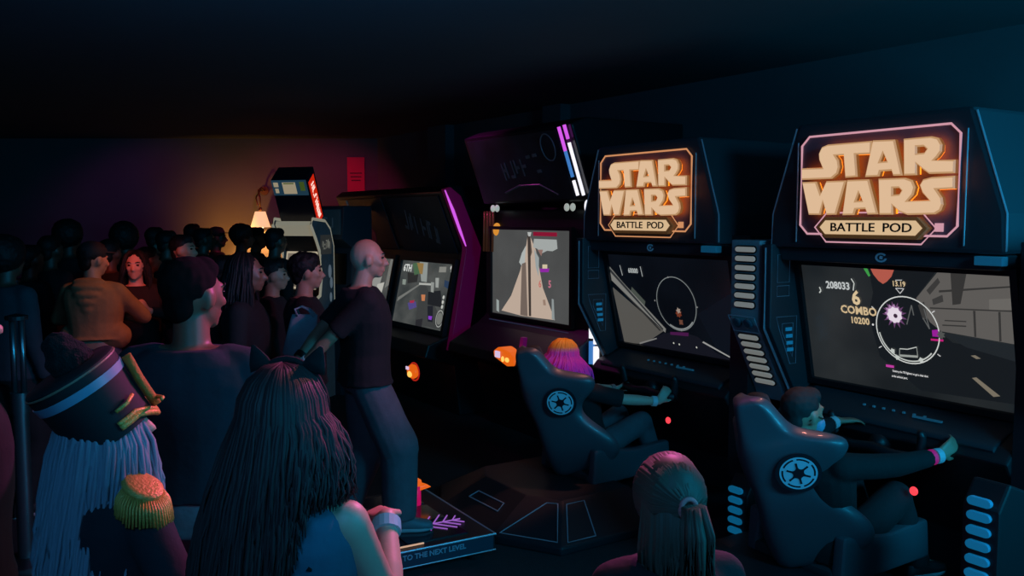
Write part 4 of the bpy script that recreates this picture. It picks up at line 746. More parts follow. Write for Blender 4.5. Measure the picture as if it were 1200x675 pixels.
class Person:
    def __init__(s, name, label, loc, yaw, H=1.75, sk=None, lean=0, sway=0, head=(0, 0, 0), headoff=(0, 0, 0), arms=None, legs=None, drop=0, shift=0, wide=1.0, vox=.011, top=None, bottom=None, hair=None, group=None, face=True, shoes=(30, 30, 32), twist=0):
        s.k = k = H / 1.75 if not drop else H / 1.75
        s.t = t = thing(name, label, 'person', loc, 0, group); t.rotation_euler = (0, 0, -yaw)      # yaw 0 looks along +y
        s.vox = vox
        RL = Matrix.Translation((0, shift, .95 * k - drop)) @ Euler((-lean, sway, 0)).to_matrix().to_4x4() @ Matrix.Translation((0, 0, -.95 * k))
        TW = Matrix.Rotation(-twist, 4, 'Z')
        U = lambda x, y, z: RL @ (TW @ Vector((x * k, y * k, z * k))) if z > 1.05 else RL @ Vector((x * k, y * k, z * k))
        s.U = U
        wd = wide
        s.torso = [(.86, .150 * wd, .105, 0), (.93, .168 * wd, .118, -.008), (1.0, .162 * wd, .115, -.006), (1.08, .148 * wd, .108, .004), (1.18, .158 * wd, .114, .008), (1.28, .178 * wd, .122, .004), (1.36, .186 * wd, .118, -.006), (1.42, .165 * wd, .095, -.014), (1.465, .10 * wd, .066, -.016)]
        def tring(row, inf=0):
            z, rx, ry, yo = row; out = []
            for q in range(20):
                a = 2 * PI * q / 20; ca, sa = math.cos(a), math.sin(a)
                out.append(U((rx + inf) * math.copysign(abs(ca) ** .85, ca), yo + (ry + inf) * math.copysign(abs(sa) ** .9, sa), z))
            return out
        s.tring = tring
        s.sh = {q: U(q * .178 * wd, -.012, 1.405) for q in (-1, 1)}
        s.hip = {q: RL @ Vector((q * .088 * wd * k, 0, .90 * k)) for q in (-1, 1)}
        s.neck = U(0, -.012, 1.44); hc = U(0, .012, 1.63) + Vector(headoff); s.hc = hc
        s.HM = HM = Matrix.Translation(hc) @ Euler((-lean * .35, 0, 0)).to_matrix().to_4x4() @ rotm(*head) @ Matrix.Scale(k, 4)
        arms = arms or {}; legs = legs or {}
        s.arm = {}; s.handv = {}
        for q in (-1, 1):
            A = arms.get(q, {})
            wt = A.get('w'); wt = Vector(wt) if wt is not None else U(q * .255 * wd, .05, .87)
            e, wt = ik(s.sh[q], wt, .285 * k, .265 * k, A.get('pole', (q * .3, -1, -.2)))
            s.arm[q] = (s.sh[q], e, wt); dirv = Vector(A.get('d', wt - e)); s.handv[q] = (dirv, Vector(A.get('n', (-q, 0, 0))), A.get('curl', .35))
        s.leg = {}
        for q in (-1, 1):
            A = legs.get(q, {}); an = Vector(A.get('a', (q * .105 * wd * k, -.03 * k, .085 * k)))
            kn, an = ik(s.hip[q], an, .425 * k, .42 * k, A.get('pole', (q * .12, 1, 0))); s.leg[q] = (s.hip[q], kn, an); 
        s.footdir = {q: Vector(legs.get(q, {}).get('f', (q * .15, 1, 0))).normalized() for q in (-1, 1)}
        # ---- body
        sk = sk or skin_a
        bm = B(); loft(bm, [tring(r) for r in s.torso])
        cone(bm, s.neck, HM @ Vector((0, -.012, -.045)), .062 * k, .054 * k)
        cone(bm, U(-.11 * wd, -.018, 1.425), U(.11 * wd, -.018, 1.425), .05 * k, .05 * k)
        def hell(c, r, m=None): ell(bm, c, r, HM if m is None else HM @ m)
        hell((0, -.012, .020), (.077, .097, .100)); hell((0, .022, -.045), (.060, .068, .066)); hell((0, .062, -.088), (.030, .026, .022)); hell((0, .045, .0), (.064, .048, .07))
        cone(bm, HM @ Vector((0, .088, .014)), HM @ Vector((0, .112, -.026)), .009 * k, .0145 * k, 10); hell((-.011, .098, -.032), (.009, .011, .007)); hell((.011, .098, -.032), (.009, .011, .007))
        hell((0, .084, .034), (.052, .014, .010)); hell((0, .091, -.056), (.024, .010, .006)); hell((0, .089, -.067), (.021, .010, .007)); hell((-.036, .068, -.018), (.022, .022, .02)); hell((.036, .068, -.018), (.022, .022, .02))
        for q in (-1, 1):
            hell((q * .078, -.012, -.006), (.010, .024, .033), Matrix.Rotation(q * .25, 4, 'Z')); hell((q * .076, -.006, -.034), (.008, .011, .011))
        for q in (-1, 1):
            a, e, w = s.arm[q]
            cone(bm, a, e, .052 * k, .039 * k); cone(bm, e, e.lerp(w, .4), .039 * k, .040 * k); cone(bm, e.lerp(w, .4), w, .039 * k, .026 * k)
            hand(bm, w, *s.handv[q][:2], q, s.handv[q][2], k)
            h, kn, an = s.leg[q]; cone(bm, h, kn, .083 * k, .054 * k); cone(bm, kn, kn.lerp(an, .35), .053 * k, .055 * k); cone(bm, kn.lerp(an, .35), an, .055 * k, .036 * k); cone(bm, an, an + s.footdir[q] * .12 * k - Vector((0, 0, .05 * k)), .036 * k, .03 * k)
        s.body = remesh('body', bm, vox, sk, t, 3)
        if face:
            for q in (-1, 1):
                bm = B(); ell(bm, (q * .031, .0835, .012), (.0135, .010, .0075), HM, 10, 8); fin('eye', bm, eye_m, t, smooth=True)
                bm = B(); tube(bm, [HM @ Vector((q * x, y, z)) for x, y, z in ((.015, .097, .032), (.032, .095, .038), (.050, .082, .034))], [.003 * k, .0045 * k, .002 * k], 6); fin('eyebrow', bm, hair_dk, t, smooth=True)
        if top: s.shirt(*top)
        if bottom: s.trousers(*bottom)
        if shoes: s.shoes(shoes)
        if hair: hair(s)
    def shirt(s, m, sleeve=.45, hem=.90, collar=False, inf=.022, name='shirt', hood=False, arms=True):
        k = s.k; bm = B(); rows = [r for r in s.torso if r[0] > hem - .02]
        first = (hem, max(.160, rows[0][1]), max(.115, rows[0][2]), -.004)
        loft(bm, [s.tring(first, inf + .012)] + [s.tring(r, inf) for r in rows])
        if arms:
            for q in (-1, 1):
                a, e, w = s.arm[q]; cone(bm, a + (s.neck - a) * .35, a, .066 * k, .066 * k)
                if sleeve <= .5:
                    cone(bm, a, a.lerp(e, sleeve * 2), .066 * k, .062 * k, rnd=True, rnd2=False)
                else:
                    f = (sleeve - .5) * 2; cone(bm, a, e, .068 * k, .056 * k); cone(bm, e, e.lerp(w, f), .056 * k, .042 * k, rnd2=False)
        if hood:
            for z, y, w, d in ((1.475, -.095, .115, .05), (1.44, -.125, .12, .05), (1.39, -.142, .10, .045), (1.34, -.148, .072, .038), (1.29, -.146, .042, .03), (1.25, -.14, .018, .02)): ell(bm, (0, 0, 0), (w * k, d * k, .036 * k), Matrix.Translation(s.U(0, y, z)))
            for q in (-1, 1): cone(bm, s.U(q * .07, -.09, 1.47), s.U(q * .06, .07, 1.43), .035 * k, .03 * k)
            cone(bm, s.U(-.15, 0, hem + .02), s.U(.15, 0, hem + .02), .10 * k, .10 * k)
        return remesh(name, bm, max(s.vox, .010), m, s.t, 4, ns=.004, nscale=9)
    def trousers(s, m, frac=1.0, inf=.02, name='trousers', loose=1.0):
        k = s.k; bm = B()
        loft(bm, [s.tring((.86, .15, .11, 0), inf * .8), s.tring((.93, .168, .118, -.008), inf * .7), s.tring((1.0, .162, .115, -.006), inf * .7)])
        for q in (-1, 1):
            h, kn, an = s.leg[q]; cone(bm, h, h.lerp(kn, min(1, frac * 2)), (.083 + inf) * k, (.062 + inf) * k * loose, rnd2=frac > .5)
            if frac > .5: f = (frac - .5) * 2; cone(bm, kn, kn.lerp(an, f), (.058 + inf) * k * loose, (.045 + inf) * k * loose, rnd2=False)
        return remesh(name, bm, max(s.vox, .011), m, s.t, 4, ns=.005, nscale=8)
    def shoes(s, rgb, m=None):
        for q in (-1, 1):
            an = s.leg[q][2]; f = s.footdir[q]; k = s.k; r = Vector((f.y, -f.x, 0)); z0 = an.z - .085 * k; rows = []
            M = Matrix(((r.x, f.x, 0, an.x), (r.y, f.y, 0, an.y), (r.z, f.z, 1, z0), (0, 0, 0, 1)))
            bm = B(); rg = []
            for y, w, h in ((-.075, .022, .05), (-.06, .036, .085), (0, .042, .10), (.06, .046, .075), (.12, .050, .055), (.17, .044, .045), (.195, .02, .03)):
                rg.append([M @ Vector((w * k * math.copysign(abs(math.cos(2 * PI * n / 14)) ** .7, math.cos(2 * PI * n / 14)), y * k, h / 2 * k + h / 2 * k * math.copysign(abs(math.sin(2 * PI * n / 14)) ** .7, math.sin(2 * PI * n / 14)) + .012)) for n in range(14)])
            loft(bm, rg); sh = fin('shoe', bm, m or mat('shoe_%d_%d_%d' % tuple(rgb), rgb, .6), s.t, smooth=True)
            bm = B(); rg = []
            for z, g in ((0, .9), (.006, 1), (.02, 1)): rg.append([M @ Vector((.052 * k * g * math.cos(2 * PI * n / 18) * (1 if math.sin(2 * PI * n / 18) > 0 else .85), (.062 + .138 * g * math.sin(2 * PI * n / 18)) * k, z)) for n in range(18)])
            loft(bm, rg); fin('sole', bm, mat('sole_grey', (150, 156, 160), .6), sh, smooth=True)
# hair -------------------------------------------------------------
def hair_short(m=None, fluff=0.0, nape=True):
    def f(s):
        bm = B(); g = 1 + fluff; ell(bm, (0, -.024, .040), (.083 * g, .098 * g, .092 * g), s.HM); ell(bm, (0, .03, .085), (.062 * g, .05 * g, .045 * g), s.HM)
        if nape: ell(bm, (0, -.058, -.026), (.064, .045, .062), s.HM)
        remesh('hair', bm, max(.008, s.vox * .8), m or hair_dk, s.t, 2, ns=.006 if fluff > .05 else .003, nscale=45)
    return f
def cap(m, back=False, brim_m=None):
    def f(s):
        hair_short()(s); bm = B(); sg = -1 if back else 1
        ell(bm, (0, -.012, .055), (.088, .106, .082), s.HM); o = remesh('cap', bm, .009, m, s.t, 2)
        bm = B(); P = [(x, .085 + .075 * math.sqrt(max(0, 1 - (x / .078) ** 2))) for x in [-.078 + .156 * i / 12 for i in range(13)]]
        pts = P + [(.07, .03), (-.07, .03)]; prism(bm, [(x, sg * y) for x, y in pts], 'z', .058, .066); bmesh.ops.transform(bm, matrix=s.HM, verts=bm.verts); fin('cap_brim', bm, brim_m or m, o, smooth=False)
    return f
def strands(s, name, m, n, length, spread=.11, r=.010, crown=(0, -.02, .115), fr=0.0, sd=1, phi0=-20, phi1=200, out=.03, side_fn=None, wave=.008, base=True, parent=None, scale=1.0):
    """locks that leave the crown, follow the skull and fall; angles run from the right temple (phi0) round the back (90) to the left"""
    rr = random.Random(sd); bm = B(); HM = s.HM; k = s.k
    if base: ell(bm, (0, -.024, .034), (.084, .098, .094), HM); ell(bm, (0, -.05, -.03), (.075, .055, .07), HM)
    down = Vector((0, 0, -1))
    for i in range(n + n // 3):
        big = i >= n; ph = math.radians(phi0 + (phi1 - phi0) * ((i % n if not big else (i - n) * 3) + rr.random() * (3 if big else 1)) / n); ca, sa = math.cos(ph), math.sin(ph); lay = -.8 if big else rr.uniform(0, 1)
        R = Vector((.088 + .012 * lay, .106 + .012 * lay, .104 + .01 * lay)); pts = []
        for a in (88, 65, 42, 20, 0):
            e = math.radians(a); pts.append(HM @ Vector((R.x * math.cos(e) * ca, -.016 - R.y * math.cos(e) * sa, .020 + R.z * math.sin(e))))
        L = length * rr.uniform(.85, 1.0); 
        if side_fn: L *= side_fn(math.degrees(ph))
        pr = pts[-1]; o = (pr - HM @ Vector((0, -.016, 0))); o.z = 0; o.normalize(); p0 = pr.copy(); wv = rr.uniform(0, 6)
        for j in range(1, 8):
            t = j / 7; q = p0 + down * L * t + o * ((out(math.degrees(ph)) if callable(out) else out) * math.sin(min(1, t * 1.4) * PI / 2) + spread * .25 * t * (rr.random() - .3)) + Vector((math.sin(wv + t * 5), math.cos(wv + t * 5), 0)) * wave
            pts.append(q)
        w = r * (rr.uniform(.7, 1.2) if not big else 2.0); L = L; tube(bm, pts, [w * .5, w, w, w, w] + [w * (1 - .1 * j) for j in range(6)] + [w * .15], 6)
    return fin(name, bm, m, parent or s.t, smooth=True)
def spot_of(px, top, Y):
    p = at(px, top, Y); return (p.x, p.y, 0), p.z
tee_bk = cloth('black', (15, 16, 19)); navyc = cloth('navy', (28, 42, 52)); dusk = cloth('dusk', (20, 20, 24)); bark = cloth('brownblack', (26, 20, 20))
greyt = cloth('grey_twill', (74, 82, 88)); tealt = cloth('pale_teal_twill', (120, 140, 148)); denim = cloth('denim', (58, 72, 110)); blackt = cloth('black_twill', (26, 27, 30))
bandm = mat('wristband', (130, 175, 185), .5, emit=(16, 44, 54))
def wristband(P, q, m=bandm, back=.035, r=.034, w=.016):
    a, e, wt = P.arm[q]; d = (wt - e).normalized(); c = wt - d * back; bm = B(); u, v, _ = basis(d)
    loft(bm, [[c + d * (z * w) + u * rr * math.cos(2 * PI * k / 18) + v * rr * math.sin(2 * PI * k / 18) for k in range(18)] for z, rr in ((-1, r * .8), (-1, r), (1, r), (1, r * .8))]); return fin('wristband', bm, m, P.t, smooth=False)
# ---- woman with cat ears, nearest the camera, seen from behind
loc, H = spot_of(332, 432, 1.85)
def to_local(P_loc, yaw, p): return Matrix.Rotation(yaw, 4, 'Z') @ (Vector(p) - Vector(P_loc))
yw = .16
wr = to_local(loc, yw, at(453, 606, 2.13))
P = Person('person', 'woman with long dark hair and cat-ear headband, seen from behind in a blue tank top', loc, yw, H, skin_b, arms={1: dict(w=wr, pole=(.35, -.5, -1), d=(-.7, .7, -.1), n=(0, .3, -1), curl=.4)}, wide=.84, vox=.008, face=True, shoes=(40, 40, 44),
    top=(cloth('blue_tank', (46, 88, 108)), .0, .92, False, .020, 'tank_top', False, False), bottom=(denim,))
wristband(P, 1, back=.03, r=.035)
m = mat('hair_brown_black', (58, 40, 40), .58, spec=.3)
hr = strands(P, 'hair', m, 900, .62, .10, .0050, sd=3, phi0=-12, phi1=212, out=lambda a: .045 + .05 * max(0, min(1, (a - 80) / 70)), side_fn=lambda a: .30 + .70 * max(0, min(1, (a - 45) / 55)))
bm = B(); tube(bm, [P.HM @ Vector((.094 * math.cos(a), .012, .02 + .118 * math.sin(a))) for a in [PI * k / 14 for k in range(15)]], .008, 8)
hb = fin('cat_ear_headband', bm, mat('black_velvet', (16, 15, 17), .9), P.t, smooth=True)
for q in (-1, 1):
    bm = B(); M = P.HM @ Matrix.Translation((q * .062, .010, .115)) @ Matrix.Rotation(q * .38, 4, 'Y')
    loft(bm, [[M @ Vector((w * math.cos(2 * PI * k / 12), .012 * (1 - z / .07) * math.sin(2 * PI * k / 12), z)) for k in range(12)] for z, w in ((0, .030), (.02, .025), (.04, .015), (.058, .004))]); fin('cat_ear', bm, mat('black_velvet', (16, 15, 17), .9), hb, smooth=True)
bm = B(); a = P.sh[1]
for s_ in (0,): tube(bm, [P.U(.118, .085, 1.37), P.U(.122, .045, 1.435), P.U(.118, -.03, 1.455), P.U(.108, -.095, 1.40), P.U(.10, -.118, 1.33)], .008, 6)
fin('shoulder_strap', bm, mat('black_velvet', (16, 15, 17), .9), P.t, smooth=True)
# ---- costumed woman with silver hair and shako
loc, H = spot_of(122, 450, 2.18)
yw = .55
P = Person('person', 'woman in a tall black shako with silver hair and a gold epaulette on her shoulder', loc, yw, H, skin_b, head=(.62, -.04, .06), wide=.92, vox=.009, shoes=(24, 24, 26),
    arms={1: dict(w=Vector((.24, .20, .92)), pole=(.6, -1, 0))}, top=(cloth('uniform_black', (26, 28, 36)), .95, .80, False, .026, 'uniform_jacket'), bottom=(blackt,))
silver = mat('silver_hair', (132, 136, 150), .5, spec=.3)
strands(P, 'hair', silver, 800, .66, .12, .0062, sd=5, phi0=-60, phi1=200, out=.05, side_fn=lambda a: .62 if a < -5 else 1.0, wave=.012)
HT = P.HM @ Matrix.Translation((0, -.012, .018)) @ Matrix.Rotation(.50, 4, 'X')
felt = mat('shako_felt', (18, 19, 22), .75); gold = mat('gold_braid', (225, 165, 80), .45, metal=.2, bump=.4, bscale=140)
bm = B(); lathe(bm, [(.122, -.045), (.122, 0), (.123, .06), (.127, .12), (.130, .135), (.130, .165), (.122, .172), (.02, .176), (.001, .176)], seg=40); bmesh.ops.transform(bm, matrix=HT, verts=bm.verts); hat = fin('shako', bm, felt, P.t, auto=.7)
bm = B(); lathe(bm, [(.124, .104), (.1285, .104), (.1325, .130), (.127, .130)], seg=40); bmesh.ops.transform(bm, matrix=HT, verts=bm.verts); fin('shako_band', bm, mat('shako_band_satin', (120, 150, 172), .4), hat, auto=.7)
bm = B(); loop_tube(bm, [HT @ Vector((.1305 * math.cos(2 * PI * k / 40), .1305 * math.sin(2 * PI * k / 40), .158)) for k in range(40)], .003); fin('shako_piping', bm, mat('shako_piping', (140, 110, 90), .5), hat)
bm = B(); ell(bm, (.0, .02, .195), (.062, .062, .055), HT); ell(bm, (0, .02, .235), (.045, .045, .05), HT); remesh('shako_pompom', bm, .007, mat('black_wool', (12, 12, 13), 1, bump=.6, bscale=200), hat, 2, ns=.006, nscale=70)
bm = B()
for off, r in ((0, .0075), (.013, .006)):
    pts = [HT @ Vector((.126 * math.sin(a), .126 * math.cos(a), -.022 + off - (.045 * max(0, 1 - abs(a) / .75)))) for a in [-1.25 + 2.5 * k / 30 for k in range(31)]]
    tube(bm, pts, r, 8)
fin('shako_chevron', bm, gold, hat, smooth=True)
bm = B(); loft(bm, [[HT @ Vector((w * math.cos(2 * PI * k / 12), y0 + .014 * math.sin(2 * PI * k / 12), z)) for k in range(12)] for z, w, y0 in ((-.045, .008, .138), (-.01, .022, .138), (.05, .027, .140), (.10, .02, .146), (.125, .006, .148))]); fin('shako_plume', bm, mat('ochre_plume', (176, 108, 34), .8, bump=.5, bscale=90), hat, smooth=True)
bm = B(); tube(bm, [HT @ Vector(p) for p in ((-.02, .14, -.02), (.03, .165, -.03), (.075, .165, -.022))], .005, 6); tube(bm, [HT @ Vector(p) for p in ((.08, .11, .035), (.11, .09, .028), (.125, .055, .026))], .005, 6); fin('shako_cord', bm, gold, hat, smooth=True)
# epaulette on the shoulder nearest the camera
sh = P.sh[1]; bm = B(); M = Matrix.Translation(sh + Vector((.01, 0, .072)))
loft(bm, [[M @ Vector((x * .050 * math.cos(2 * PI * k / 20) + .0, .046 * x * math.sin(2 * PI * k / 20), z - .02 * (math.cos(2 * PI * k / 20)))) for k in range(20)] for z, x in ((-.016, 1), (0, 1), (.008, .7))]); ep = fin('epaulette', bm, gold, P.t, smooth=True)
rr = random.Random(4); bm = B()
for k in range(34):
    a = -2.0 + 4.0 * k / 33; p = M @ Vector((.049 * math.cos(a), .044 * math.sin(a), -.012 - .02 * math.cos(a))); o = Vector((math.cos(a), math.sin(a), 0))
    tube(bm, [p, p + o * .014 - Vector((0, 0, .02)), p + o * .02 - Vector((0, 0, .055 + .012 * rr.random()))], .0036, 5)
fin('epaulette_fringe', bm, gold, ep, smooth=True)
a, e, w = P.arm[1]; bm = B()
for f in (.55, .72):
    c = e.lerp(w, f); u, v, d = basis(w - e); loop_tube(bm, [c + u * .052 * math.cos(2 * PI * k / 20) + v * .052 * math.sin(2 * PI * k / 20) for k in range(20)], .004)
tube(bm, [P.U(.10, .13, 1.38), P.U(.06, .155, 1.25), P.U(.03, .15, 1.05)], .005, 6)
fin('gold_piping', bm, gold, P.t, smooth=True)
# ---- girl with a ponytail
loc, H = spot_of(784, 534, 1.92)
P = Person('person', 'girl with tied-back light brown ponytail seen from behind at the bottom, between the two seats', loc, -.22, H, skin_b, wide=.9, vox=.009, top=(dusk, .45, .9), bottom=(denim,))
hm = mat('hair_ash_brown', (84, 68, 58), .58, spec=.4)
def swept(P, m):
    rr = random.Random(9); bm = B(); ell(bm, (0, -.024, .034), (.083, .098, .093), P.HM); ell(bm, (0, -.05, -.02), (.07, .055, .07), P.HM); tie = Vector((.005, -.128, .012))
    for i in range(150):
        ph = 2 * PI * i / 150; s0 = Vector((.088 * math.cos(ph), .075, .03 + .112 * math.sin(ph))); 
        if s0.z < -.04: s0.z = -.04 - .2 * (s0.z + .04)
        pts = []
        for t in (0, .2, .4, .6, .8, 1):
            q = s0.lerp(tie, t); c = Vector((0, -.018, .018)); d = q - c; el = math.sqrt((d.x / .089) ** 2 + (d.y / .106) ** 2 + (d.z / .103) ** 2)
            if t < .95 and el > 1e-4: q = c + d * ((1.0 + .03 * rr.random()) / el) if t < .85 else (c + d / el).lerp(tie, .4)
            pts.append(P.HM @ q)
        tube(bm, pts, [.003, .0065, .0075, .007, .006, .004], 5)
    return fin('hair', bm, m, P.t, smooth=True)
h = swept(P, hm)
rr = random.Random(11); bm = B(); t0 = P.HM @ Vector((.005, -.125, .012))
for i in range(70):
    a, r = rr.uniform(0, 2 * PI), math.sqrt(rr.random()); o = Vector((math.cos(a) * r, math.sin(a) * r, 0)); L = rr.uniform(.26, .36); ly = P.HM.to_3x3() @ Vector((.25, -1, 0)).normalized()
    pts = [t0 + o * .010, t0 + ly * .030 + o * .022 + Vector((0, 0, .006)), t0 + ly * .046 + o * .032 - Vector((0, 0, .05)), t0 + ly * .045 + o * .036 - Vector((0, 0, L * .5)), t0 + ly * .04 + o * .028 + Vector((rr.uniform(-.012, .012), 0, -L * .85)), t0 + ly * .035 + o * .02 - Vector((0, 0, L))]
    tube(bm, pts, [.004, .006, .0065, .006, .005, .0015], 5)
fin('ponytail', bm, hm, h, smooth=True)
bm = B()
for i in range(120):
    ph = math.radians(10 + 160 * (i + rr.random()) / 120); q = Vector((.082 * math.cos(ph), -.018 - .096 * math.sin(ph), -.015 + .02 * rr.random())); q0 = P.HM @ (q * .85 + Vector((0, 0, .03))); q = P.HM @ q; o = (q - P.hc); o.z = 0; o.normalize(); L = rr.uniform(.26, .34)
    tube(bm, [q0, q, q + o * .008 - Vector((0, 0, L * .3)), q + o * .012 - Vector((rr.uniform(-.01, .01), 0, L * .7)), q + o * .006 - Vector((0, 0, L))], [.004, .008, .009, .008, .002], 5)
fin('loose_hair', bm, hm, h, smooth=True)
bm = B(); M = Matrix.Translation(P.HM @ Vector((.006, -.132, .010))) @ P.HM.to_3x3().to_4x4() @ Matrix.Rotation(PI / 2, 4, 'X'); loop_tube(bm, [M @ Vector((.022 * math.cos(2 * PI * k / 18), .026 * math.sin(2 * PI * k / 18), 0)) for k in range(18)], .006); fin('hair_tie', bm, mat('coral_hair_tie', (220, 120, 120), .7), h, smooth=True)
# ---- man in a navy tee with his back turned
loc, H = spot_of(224, 304, 2.95)
P = Person('person', 'man in a dark navy T-shirt and pale trousers, back turned, looking right', loc, .12, H, skin_c, head=(.50, .02, 0), wide=1.08, vox=.009, top=(navyc, .42, .98, False, .03, 't_shirt'), bottom=(tealt, 1.0, .03, 'trousers', 1.15), hair=hair_short(mat('hair_cropped', (20, 18, 18), .95, spec=.08)))
# ---- bald man on the dance platform
p = at(428, 400, 5.0); loc = (p.x, p.y, .152); yw = 1.22
P = Person('person', 'bald man in black T-shirt standing on the dance platform, hands behind his back', loc, yw, 1.66, skin_a, lean=-.03, head=(.22, .03, 0), headoff=(.0, .03, .0), wide=1.25, vox=.008,
    arms={1: dict(w=Vector((.05, -.36, .97)), pole=(1, -.3, 0), d=(-.5, -.35, -.5), n=(0, 1, .3), curl=.7), -1: dict(w=Vector((-.03, -.40, .96)), pole=(-1, -.3, 0), d=(.45, -.35, -.6), n=(0, 1, .3), curl=.8)},
    legs={1: dict(a=(.13, .16, .085), f=(.2, 1, 0)), -1: dict(a=(-.12, -.12, .085), f=(-.1, 1, 0))}, top=(tee_bk, .45, .90, False, .034, 't_shirt'), bottom=(greyt, 1.0, .032, 'trousers', 1.3), shoes=(96, 110, 118))
wristband(P, 1); wristband(P, -1, mat('black_strap', (14, 14, 15), .6), r=.036)
# ---- players in the seats
def rel(fr, px, py, ly, o): v = fr.px(px, py, ly); return Vector((v.x - o[0], v.y - o[1], v.z))
o = (-.13, -.39)
P = Person('person', 'seated woman with pink bobbed hair, orange-lit on top, gripping the flight yoke', FP1.w(*o), -FP1.th, 1.62, skin_b, lean=-.33, head=(.12, .20, 0), drop=.47, shift=0, wide=.9, vox=.009,
    arms={1: dict(w=rel(FP1, 790, 473, .0, o), pole=(.6, -.3, -.7), d=(.1, .6, .75), n=(-.7, .6, 0), curl=.6), -1: dict(w=rel(FP1, 727, 456, .0, o), pole=(-.6, -.3, -.7), d=(.1, .8, .4), n=(.3, -.3, -1), curl=.9)},
    legs={1: dict(a=(.13, .52, .17), pole=(.1, .4, 1)), -1: dict(a=(-.13, .52, .17), pole=(-.1, .4, 1))}, top=(tee_bk, .48, .92, False, .024, 't_shirt'), bottom=(greyt,))
wristband(P, 1); wristband(P, -1, mat('patterned_band', (200, 130, 120), .6))
pinkm = mat('hair_pink_toplit', (205, 30, 150), .5, spec=.3)
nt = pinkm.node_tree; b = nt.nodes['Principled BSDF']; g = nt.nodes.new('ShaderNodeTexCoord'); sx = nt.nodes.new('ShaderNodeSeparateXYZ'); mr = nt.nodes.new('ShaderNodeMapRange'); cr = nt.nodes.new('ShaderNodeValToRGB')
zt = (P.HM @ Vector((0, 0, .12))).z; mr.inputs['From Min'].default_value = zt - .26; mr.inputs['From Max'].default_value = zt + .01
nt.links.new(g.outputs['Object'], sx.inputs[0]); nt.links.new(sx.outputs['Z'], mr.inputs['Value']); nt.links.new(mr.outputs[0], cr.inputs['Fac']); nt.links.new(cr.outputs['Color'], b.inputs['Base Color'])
e = cr.color_ramp.elements; e[0].position = 0; e[0].color = (.30, .03, .38, 1); e[1].position = 1; e[1].color = (1, .36, .02, 1)  # dye bands, with warm overhead light painted orange at the top
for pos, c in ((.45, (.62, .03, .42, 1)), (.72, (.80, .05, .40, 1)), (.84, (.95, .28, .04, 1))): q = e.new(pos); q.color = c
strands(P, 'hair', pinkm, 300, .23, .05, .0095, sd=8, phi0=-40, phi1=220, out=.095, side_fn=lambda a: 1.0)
o = (.05, -.40)
P = Person('person', 'seated man with close-cropped hair and face mask straps, arms stretched to the controls', FP2.w(*o), -FP2.th, 1.74, skin_a, lean=-.28, head=(.18, .16, 0), drop=.60, wide=1.08, vox=.009,
    arms={1: dict(w=rel(FP2, 1108, 533, .02, o), pole=(.7, -.4, -.6), d=(.25, .8, .5), n=(-.8, .5, 0), curl=.55), -1: dict(w=rel(FP2, 984, 492, .02, o), pole=(-.7, -.3, -.5), d=(.6, .8, .1), n=(.1, .1, -1), curl=.35)},
    legs={1: dict(a=(.14, .55, .17), pole=(.1, .4, 1)), -1: dict(a=(-.14, .55, .17), pole=(-.1, .4, 1))}, top=(tee_bk, .9, .92, False, .026, 'sweatshirt'), bottom=(blackt,), hair=hair_short(mat('hair_buzzed', (40, 34, 34), .8)))
wristband(P, 1, back=.012, r=.037); wristband(P, 1, mat('pink_and_white_band', (220, 30, 110), .6, emit=(120, 6, 50)), back=.05, r=.038, w=.012)
wristband(P, -1)
bm = B()
for q in (1, -1): tube(bm, [P.HM @ Vector((q * x, y, z)) for x, y, z in ((.055, .09, -.02), (.074, .05, -.005), (.080, .005, .005), (.078, -.02, -.02))], .0022, 5)
mk = fin('mask_strap', bm, mat('black_elastic', (14, 14, 15), .7), P.t, smooth=True)
bm = B(); ell(bm, (0, .068, -.05), (.064, .048, .055), P.HM); fin('face_mask', bm, mat('pale_blue_mask', (120, 150, 175), .8), P.t, smooth=True)
# ---- people further back
skin_d = skin('skin_brown', (84, 58, 46))
def bystander(label, px, top, Y, yaw, top_m, hair=None, sk=None, vox=.014, sleeve=.95, bot=blackt, group=None, name='person', **kw):
    loc, H = spot_of(px, top, Y); H = min(H, 1.96); sk = sk or skin_d
    return Person(name, label, loc, yaw, H, sk, vox=vox, top=(top_m, sleeve, .88), bottom=(bot,), hair=hair or hair_short(), group=group, **kw)
hood_m = cloth('tan_fleece', (158, 112, 76))
loc, H = spot_of(108, 285, 6.4)
P = Person('person', 'person in a tan hooded sweatshirt, back turned, among the dark crowd at left', loc, -.10, H, skin_a, head=(.75, .1, 0), wide=.90, vox=.011, arms={1: dict(w=Vector((.10, .30, 1.20)), pole=(1, -.3, -.4), curl=.8), -1: dict(w=Vector((-.10, .30, 1.18)), pole=(-1, -.3, -.4), curl=.8)},
    top=(hood_m, .95, 1.06, False, .042, 'hooded_sweatshirt', True), bottom=(denim,), hair=cap(mat('black_cap', (20, 20, 24), .8)))
wristless = None
bystander('woman facing the camera, her face lit red, right of the tan sweatshirt', 158, 295, 7.0, PI - .25, bark, sk=skin_b, vox=.010, arms={-1: dict(w=Vector((-.12, .26, 1.22)), pole=(-1, -.2, -.5), d=(.3, .4, .8), curl=1.0)},
    hair=lambda s: strands(s, 'hair', hair_dk, 80, .25, .04, .011, sd=2, phi0=-30, phi1=210, out=.02))
bystander('dark silhouetted person with bushy hair, leftmost on the skyline of heads', 80, 262, 8.0, .3, dusk, hair=hair_short(fluff=.35))
bystander('dark silhouetted person with a broad round afro against the violet wall', 146, 266, 8.6, .2, dusk, hair=hair_short(fluff=.5))
bystander('slim dark figure on the skyline, first to the right of the broad round afro', 181, 267, 9.9, .7, bark)
bystander('dark figure on the skyline standing just left of the orange-lit face', 195, 271, 8.9, .9, dusk)
